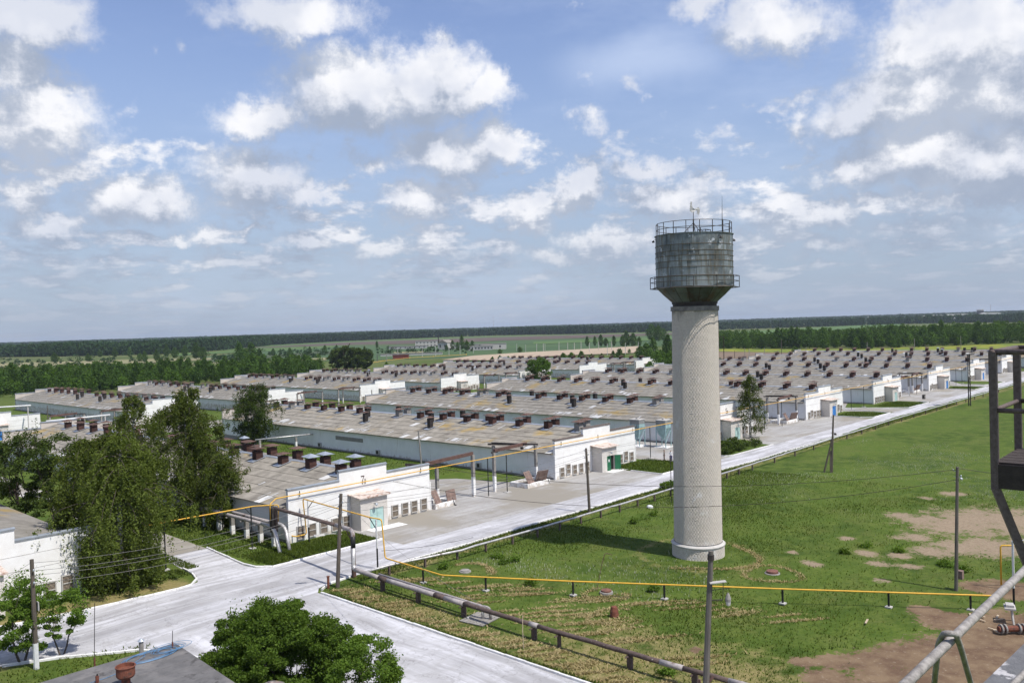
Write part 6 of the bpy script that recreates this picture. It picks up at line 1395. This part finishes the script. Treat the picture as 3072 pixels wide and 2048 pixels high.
# ================================================================ FOREGROUND: ROOF BELOW, STEEL PLATFORM, HANDRAIL
zr = 4.0
c0 = at(516, 1933, zr); cL = at(90, 2060, zr); cR = at(712, 2066, zr); 
ux = Vector((cL[0]-c0[0], cL[1]-c0[1], 0)); ur = Vector((cR[0]-c0[0], cR[1]-c0[1], 0)); ux.normalize(); ur.normalize()
P0_ = Vector((*c0, 0)); B_ = [P0_, P0_+ux*16, P0_+ux*16+ur*14, P0_+ur*14]
t = thing('workshop_building', 'low building at the bottom left with flat grey bitumen roof', 'building', (*c0, 0)); o = Vector((*c0, 0))
q = [p-o for p in B_]; MB().add([(p.x, p.y, -.2) for p in q]+[(p.x, p.y, zr-.22) for p in q], [(0,1,5,4),(1,2,6,5),(2,3,7,6),(3,0,4,7),(4,5,6,7)]).build('wall', cinder, t)
e = .35; cen = sum(q, Vector())/4; q2 = [p+(p-cen).normalized()*e for p in q]
rf = MB().add([(p.x, p.y, zr-.2) for p in q2]+[(p.x, p.y, zr) for p in q2], [(0,1,5,4),(1,2,6,5),(2,3,7,6),(3,0,4,7),(4,5,6,7),(3,2,1,0)]).build('roof', bitumen, t)
for k in range(1, 14):      # lapped felt strips
    a = ur*k*1.0; w_ = .035; p1 = a+ux*.0; p2 = a+ux*15.8; MB().add([(p1.x, p1.y, zr+.004), (p2.x, p2.y, zr+.004), (p2.x+ur.x*w_, p2.y+ur.y*w_, zr+.022), (p1.x+ur.x*w_, p1.y+ur.y*w_, zr+.022), (p1.x+ur.x*.09, p1.y+ur.y*.09, zr+.006), (p2.x+ur.x*.09, p2.y+ur.y*.09, zr+.006)], [(0,3,2,1)[::-1], (3,4,5,2)]).build('felt_seam', bitumen, rf)
def ax2(v): return (v.x, v.y)
vx, vy = at(378, 2046, zr+.2); vx2 = Vector((vx, vy, zr)); tv = thing('roof_drum', 'rusty round ventilator with open top on the bitumen roof', 'ventilator', (vx, vy, zr))
MB().lathe([(.22, 0), (.22, .45), (.34, .48), (.34, .52)], 20).build('neck', drum_m, tv); MB().lathe([(.40, .50), (.46, .60), (.46, 1.02), (.50, 1.04), (.50, 1.08), (.44, 1.08), (.43, .9), (.01, .88)], 28).build('drum', drum_m, tv)
dx, dy = at(815, 2062, 3.2); td = thing('roof_dome', 'brown grey domed cap between the roof and the ash bush at the bottom edge', 'ventilator', (dx, dy, 2.6)); MB().lathe([(1.05, -.6), (1.1, .0), (1.0, .35), (.72, .68), (.36, .85), (.12, .90), (.12, .95), (.01, .96)], 28).build('dome', dome_m, td, smooth=True); MB().lathe([(.9, -2.7), (.9, -.5)], 16).build('neck', dome_m, td)
# blue hose in loose coils
hx, hy = at(470, 1968, zr); rnd = random.Random(4); pts = []
a0 = 0.
for k in range(230):
    a = k*.22; R_ = 1.25+.5*sin(k*.031)+.15*sin(k*.21); cxo = (0.0 if k < 110 else -1.1); pts.append((ux.x*(R_*cos(a)*.9+cxo)+ur.x*R_*sin(a)*.45+rnd.uniform(-.02, .02), ux.y*(R_*cos(a)*.9+cxo)+ur.y*R_*sin(a)*.45, .03+.0006*k))
pts += [tuple(ux*(1.8+.9*k)+ur*(1.0+.25*sin(k))+Vector((0, 0, .03))) for k in range(3)]
qh = at(440, 1964, zr); th2 = MB().tube([(p[0], p[1], p[2]) for p in pts], .013, 5).build('garden_hose', hosem); th2.location = (*(Vector((*qh, 0))+ur*.35).xy, zr); tag(th2, 'blue hose lying in loose coils on the bitumen roof', 'hose')
def rod(px, py, y0, label, z=zr, r=.02, m=dark):
    x, y = at(px, py, z); k = np.hypot(x, y); v = ray(px, y0); kk = k/np.hypot(v[0], v[1]); top = H+v[2]*kk
    t = thing('antenna_rod', label, 'rod', (x, y, z)); MB().tube([(0, 0, -.3), (0, 0, .35)], r*2.2, 6).build('socket', drum_m, t); MB().tube([(0, 0, .3), (v[0]*kk-x, v[1]*kk-y, top-z)], r, 5).build('rod', m, t)
rod(284, 1990, 1808, 'tall thin rod at the left edge of the bitumen roof'); rod(518, 1942, 1890, 'short thin rod at the far corner of the bitumen roof'); rod(292, 2046, 2020, 'stub rod beside the rusty ventilator', r=.04)
x, y = at(424, 1945, zr); t = thing('roof_vent_pipe', 'small grey capped vent pipe at the edge of the bitumen roof', 'vent pipe', (x, y, zr)); MB().lathe([(.13, -.3), (.13, .42)], 10).build('pipe', conc, t); MB().lathe([(.2, .46), (.02, .62)], 10).bar((.1, 0, .4), (.1, 0, .48), .03).bar((-.1, 0, .4), (-.1, 0, .48), .03).build('cap', zinc, t)
# steel platform at the right edge
pt_ = thing('steel_platform', 'brown steel platform with railing jutting in at the right edge', 'platform', (*at(2985, 1400, 20.6), 20.6)); o = Vector(pt_.location)
V3 = lambda px, py, z: Vector((*at(px, py, z), z))
Ac = V3(2985, 1385, 20.6); Bc = V3(3056, 1343, 20.6); side = (Bc-Ac); front = Vector((side.y, -side.x, 0)).normalized(); sidn = side.normalized(); zt = 21.62
def L_(p): return tuple(p-o)
Wp = 2.2; Lp = side.length
for p, nm in ((Ac, 0), (Ac+side, 1), (Ac+front*Wp, 2), (Ac+front*Wp+side, 3)):
    MB().bar(L_(p+Vector((0, 0, -.25))), L_(p+Vector((0, 0, zt-20.6))), .062).build('post', frame_m, pt_)
for h0, r in ((zt, .026), (21.08, .022)):
    for a, b in ((Ac-sidn*.03, Ac+side), (Ac-front*.03, Ac+front*Wp), (Ac+side, Ac+side+front*Wp)):
        MB().tube([L_(Vector((a.x, a.y, h0))), L_(Vector((b.x, b.y, h0)))], r, 8).build('rail', frame_m, pt_, smooth=True)
for k in range(6): a = Ac+side*((k+.05)/6); b = Ac+side*((k+.95)/6); c = front*Wp; MB().add([L_(a), L_(b), L_(b+c), L_(a+c), L_(a-Vector((0, 0, .03))), L_(b-Vector((0, 0, .03))), L_(b+c-Vector((0, 0, .03))), L_(a+c-Vector((0, 0, .03)))], [(0,1,2,3),(7,6,5,4),(0,4,5,1),(1,5,6,2),(2,6,7,3),(3,7,4,0)]).build('floor_plate', plank_m, pt_)
MB().bar(L_(Ac+Vector((0, 0, -.13))), L_(Ac+front*Wp+Vector((0, 0, -.13))), .06, .22).build('edge_beam', plank_m, pt_); MB().bar(L_(Ac+Vector((0, 0, -.13))), L_(Ac+side+Vector((0, 0, -.13))), .06, .22).build('edge_beam', plank_m, pt_)
MB().bar(L_(Ac+Vector((0, 0, -.24))), L_(V3(3110, 1760, 19.45)), .07).build('brace', frame_m, pt_)
# handrail with its bent support
hr = thing('handrail', 'weathered grey handrail slanting across the lower right corner', 'handrail', (*at(2716, 2048, 20.5), 20.5)); o = Vector(hr.location)
a, b = V3(2650, 2115, 20.5), V3(3072, 1711, 20.5); c = b+(b-a)*.8; MB().tube([L_(a), L_(a.lerp(b, .5)+Vector((0, 0, .004))), L_(b), L_(c)], .021, 12).build('rail', rail_m, hr, smooth=True)
m_ = V3(2848, 1925, 20.47); dd = (b-a).normalized(); ap = m_+Vector((0, 0, .05)); 
MB().tube(bend([L_(V3(2795, 2130, 19.95)), L_(V3(2815, 1930, 20.46)), L_(V3(2832, 1898, 20.56)), L_(V3(2868, 1900, 20.56)), L_(V3(2885, 1950, 20.42)), L_(V3(2935, 2130, 19.95))], .04, 4), .0135, 10).build('bent_support', frame_m if 0 else rail_m, hr, smooth=True)
lg = thing('roof_ledge', 'grey bitumen covered ledge with peeling white paint at the lower right corner', 'ledge', (*at(3000, 2000, 19.6), 19.6)); o = Vector(lg.location)
pp = [V3(2925, 2070, 19.6), V3(3110, 1893, 19.6), V3(3300, 1893, 19.6), V3(3300, 2200, 19.6), V3(2925, 2200, 19.6)]
MB().add([L_(p) for p in pp]+[L_(p-Vector((0, 0, .35))) for p in pp], [(0,1,2,3,4),(5,6,1,0)[::1],(6,7,2,1),(9,5,0,4)]).build('ledge', ledge_m, lg)
mm = MB().tube([L_(V3(3030, 2060, 19.78)), L_(V3(3120, 1975, 19.78))], .02, 8).build('lower_rail', rail_m, lg, smooth=True)
# ================================================================ GRASS, HAY, FLOWERS
def blades(name, X, Y, hmin, hmax, w, m, seed, lean=.5, z0=0.):
    r = np.random.default_rng(seed); n = len(X); a = r.random(n)*2*pi; h = r.uniform(hmin, hmax, n); ww = w*(.6+.8*r.random(n)); Z = ground_z(X, Y)+z0
    lx, ly = r.normal(0, lean, n)*h, r.normal(0, lean, n)*h
    v = np.stack([np.stack([X-np.cos(a)*ww/2, Y-np.sin(a)*ww/2, Z-.02], -1), np.stack([X+np.cos(a)*ww/2, Y+np.sin(a)*ww/2, Z-.02], -1), np.stack([X+lx, Y+ly, Z+h], -1)], 1).reshape(-1, 3)
    return np_mesh(name, v, np.arange(3*n).reshape(-1, 3), m, None, np.repeat(np.clip(r.random(n)*.55+(fbm(X, Y, .22, 3, 3)-.25)*.9, 0, 1), 3))
def ground_z(X, Y):
    open_ = np.clip((X-47)/6, 0, 1)*np.clip((57-Y)/4, 0, 1)*np.clip((135-X)/20, 0, 1)*np.clip((Y+5)/9, 0, 1); k = np.clip((Y-150)/50, 0, 1)
    return open_*(fbm(X, Y, .12, 3)-.5)*.35-1.75*k*k*(3-2*k)
r = np.random.default_rng(5)
def rect(n, x0, x1, y0, y1): return r.uniform(x0, x1, n), r.uniform(y0, y1, n)
X, Y = rect(170000, 40, 112, 10, 61.5); keep = (Y < 61.8)&(np.hypot(X-TWR[0], Y-TWR[1]) > 2.6)&((field_of(X, Y, SAND)+(fbm(X, Y, .7, 3)-.5)*.8) < .42)&((field_of(X, Y, SOIL)+(fbm(X, Y, .7, 3)-.5)*.8) < .40)&(X > 39.9)
tall = fbm(X, Y, .09, 3, 2); X, Y, tall = X[keep], Y[keep], tall[keep]; sel = r.random(len(X)) < np.clip((tall-.28)*3.0, .12, 1); X, Y = X[sel], Y[sel]
tag(blades('grass', X, Y, .06, .24, .085, L_grass, 1), 'tall green grass growing around the water tower', 'grass', kind='stuff')
gx, gy = [], []
for n, a in ((11000, (41.5, 54.1, 71.1, 77.0)), (9000, (41.0, 47.0, 73, 110)), (4000, (35.8, 37.0, 77, 100)), (1500, (28, 35.3, 75, 78)), (6000, (102, 112.6, 67.7, 77.4)), (3000, (183.5, 193, 67.8, 76)), (3500, (206, 219.5, 67.8, 76)), (2000, (261.5, 271, 68, 76)), (9000, (66.8, 90, 94.5, 150)), (5000, (110, 129, 93, 160)), (7000, (44, 110, 60.6, 62.15)), (5000, (110, 220, 60.8, 62.4)), (3500, (12, 26, 50, 63)), (1800, (39.9, 40.25, 25, 60))):
    a, b = rect(n, *a); gx.append(a); gy.append(b)
X, Y = np.concatenate(gx), np.concatenate(gy)
isl = (X < 27.5)&(Y < 66); k = ~isl|((Y < 64.6-(X-16.8)*.48)&(X < 25.2))|((X < 26.2)&(Y < 56)); X, Y = X[k], Y[k]
tag(blades('grass', X, Y, .08, .27, .11, L_grass, 2), 'rough uncut grass on the lawns beside the house fronts and kerbs', 'grass', kind='stuff')
# mown hay lying in swaths
hx_, hy_ = [], []
for k in range(40):
    s0 = 60.4-k*1.12+r.uniform(-.3, .3); x0 = 40.1+r.uniform(-.1, .7); L = r.uniform(1.3, 3.4); n = int(330*L/2); t_ = r.beta(1.3, 1.3, n); ph = r.uniform(0, 6)
    px = x0+t_*L*.86; py = s0-t_*L*.56+r.normal(0, .12+.10*r.random(), n)+.13*np.sin(t_*6+ph); hx_.append(px); hy_.append(py)
hx_.append(r.uniform(40, 43.3, 2200)); hy_.append(r.uniform(16, 60.5, 2200))
for (cx1, cy1, ra, a0, a1, n) in ((TWR[0], TWR[1], 5.3, 3.2, 6.1, 1300), (*G(2317, 1722), 2.3, 0, 6.28, 800), (*G(1395, 1716), 2.6, -1.2, 1.2, 700), (*G(1843, 1850), 1.9, 0, 5, 700), (*G(1819, 1778), 1.7, 1, 5.5, 500)):
    a = r.uniform(a0, a1, n); rr2 = ra*(1+.10*np.sin(a*3))+r.normal(0, .16, n); hx_.append(cx1+rr2*np.cos(a)); hy_.append(cy1+rr2*np.sin(a))
for k in range(38):   # loose rows between the two pipes
    u = k/37; n = 170; cx1 = 46.4+u*12+r.uniform(-.8, .8); cy1 = 58-u*30+r.uniform(-1.5, 1.5); t_ = r.normal(0, 1, n); hx_.append(cx1+.9*t_*.8); hy_.append(cy1-.9*t_*.6+r.normal(0, .12, n))
for k in range(30):
    n = 240; cx1 = 45.5+r.uniform(0, 5); cy1 = r.uniform(28, 50); t_ = r.normal(0, .9, n); hx_.append(cx1+t_*.8); hy_.append(cy1-t_*.6+r.normal(0, .14, n))
X, Y = np.concatenate(hx_), np.concatenate(hy_); k = (X > 39.95)
tag(blades('hay', X[k], Y[k], .04, .16, .13, L_hay, 3, 1.3), 'dry mown hay lying in swaths on the verge and around the well covers', 'hay', kind='stuff')
X, Y = rect(110000, 54, 165, 14, 57.5); fl = fbm(X, Y, .075, 3, 8); k = (fl > .48)&(r.random(len(X)) < (fl-.46)*1.5)&(field_of(X, Y, SAND) < .2)&(field_of(X, Y, SOIL) < .2); X, Y = X[k], Y[k]
tag(blades('wild_flowers', X, Y, .14, .24, .055, L_flow, 4, .1, z0=.03), 'tiny white wild flowers scattered over the green field', 'flowers', kind='stuff')
# ================================================================ HAZE
hz = MB().box(-4800, -3300, -4, 9000, 9000, 60).build('haze', None); tag(hz, kind='stuff')
m = bpy.data.materials.new('haze'); m.use_nodes = True; m.node_tree.nodes.clear(); q = NT(m.node_tree); oo = q.node('ShaderNodeOutputMaterial'); pv = q.node('ShaderNodeVolumePrincipled')
pv.inputs['Color'].default_value = (.80, .88, 1, 1); pv.inputs['Density'].default_value = .00007; pv.inputs['Anisotropy'].default_value = .3; q.l.new(pv.outputs[0], oo.inputs['Volume'])
hz.data.materials.clear(); hz.data.materials.append(m)
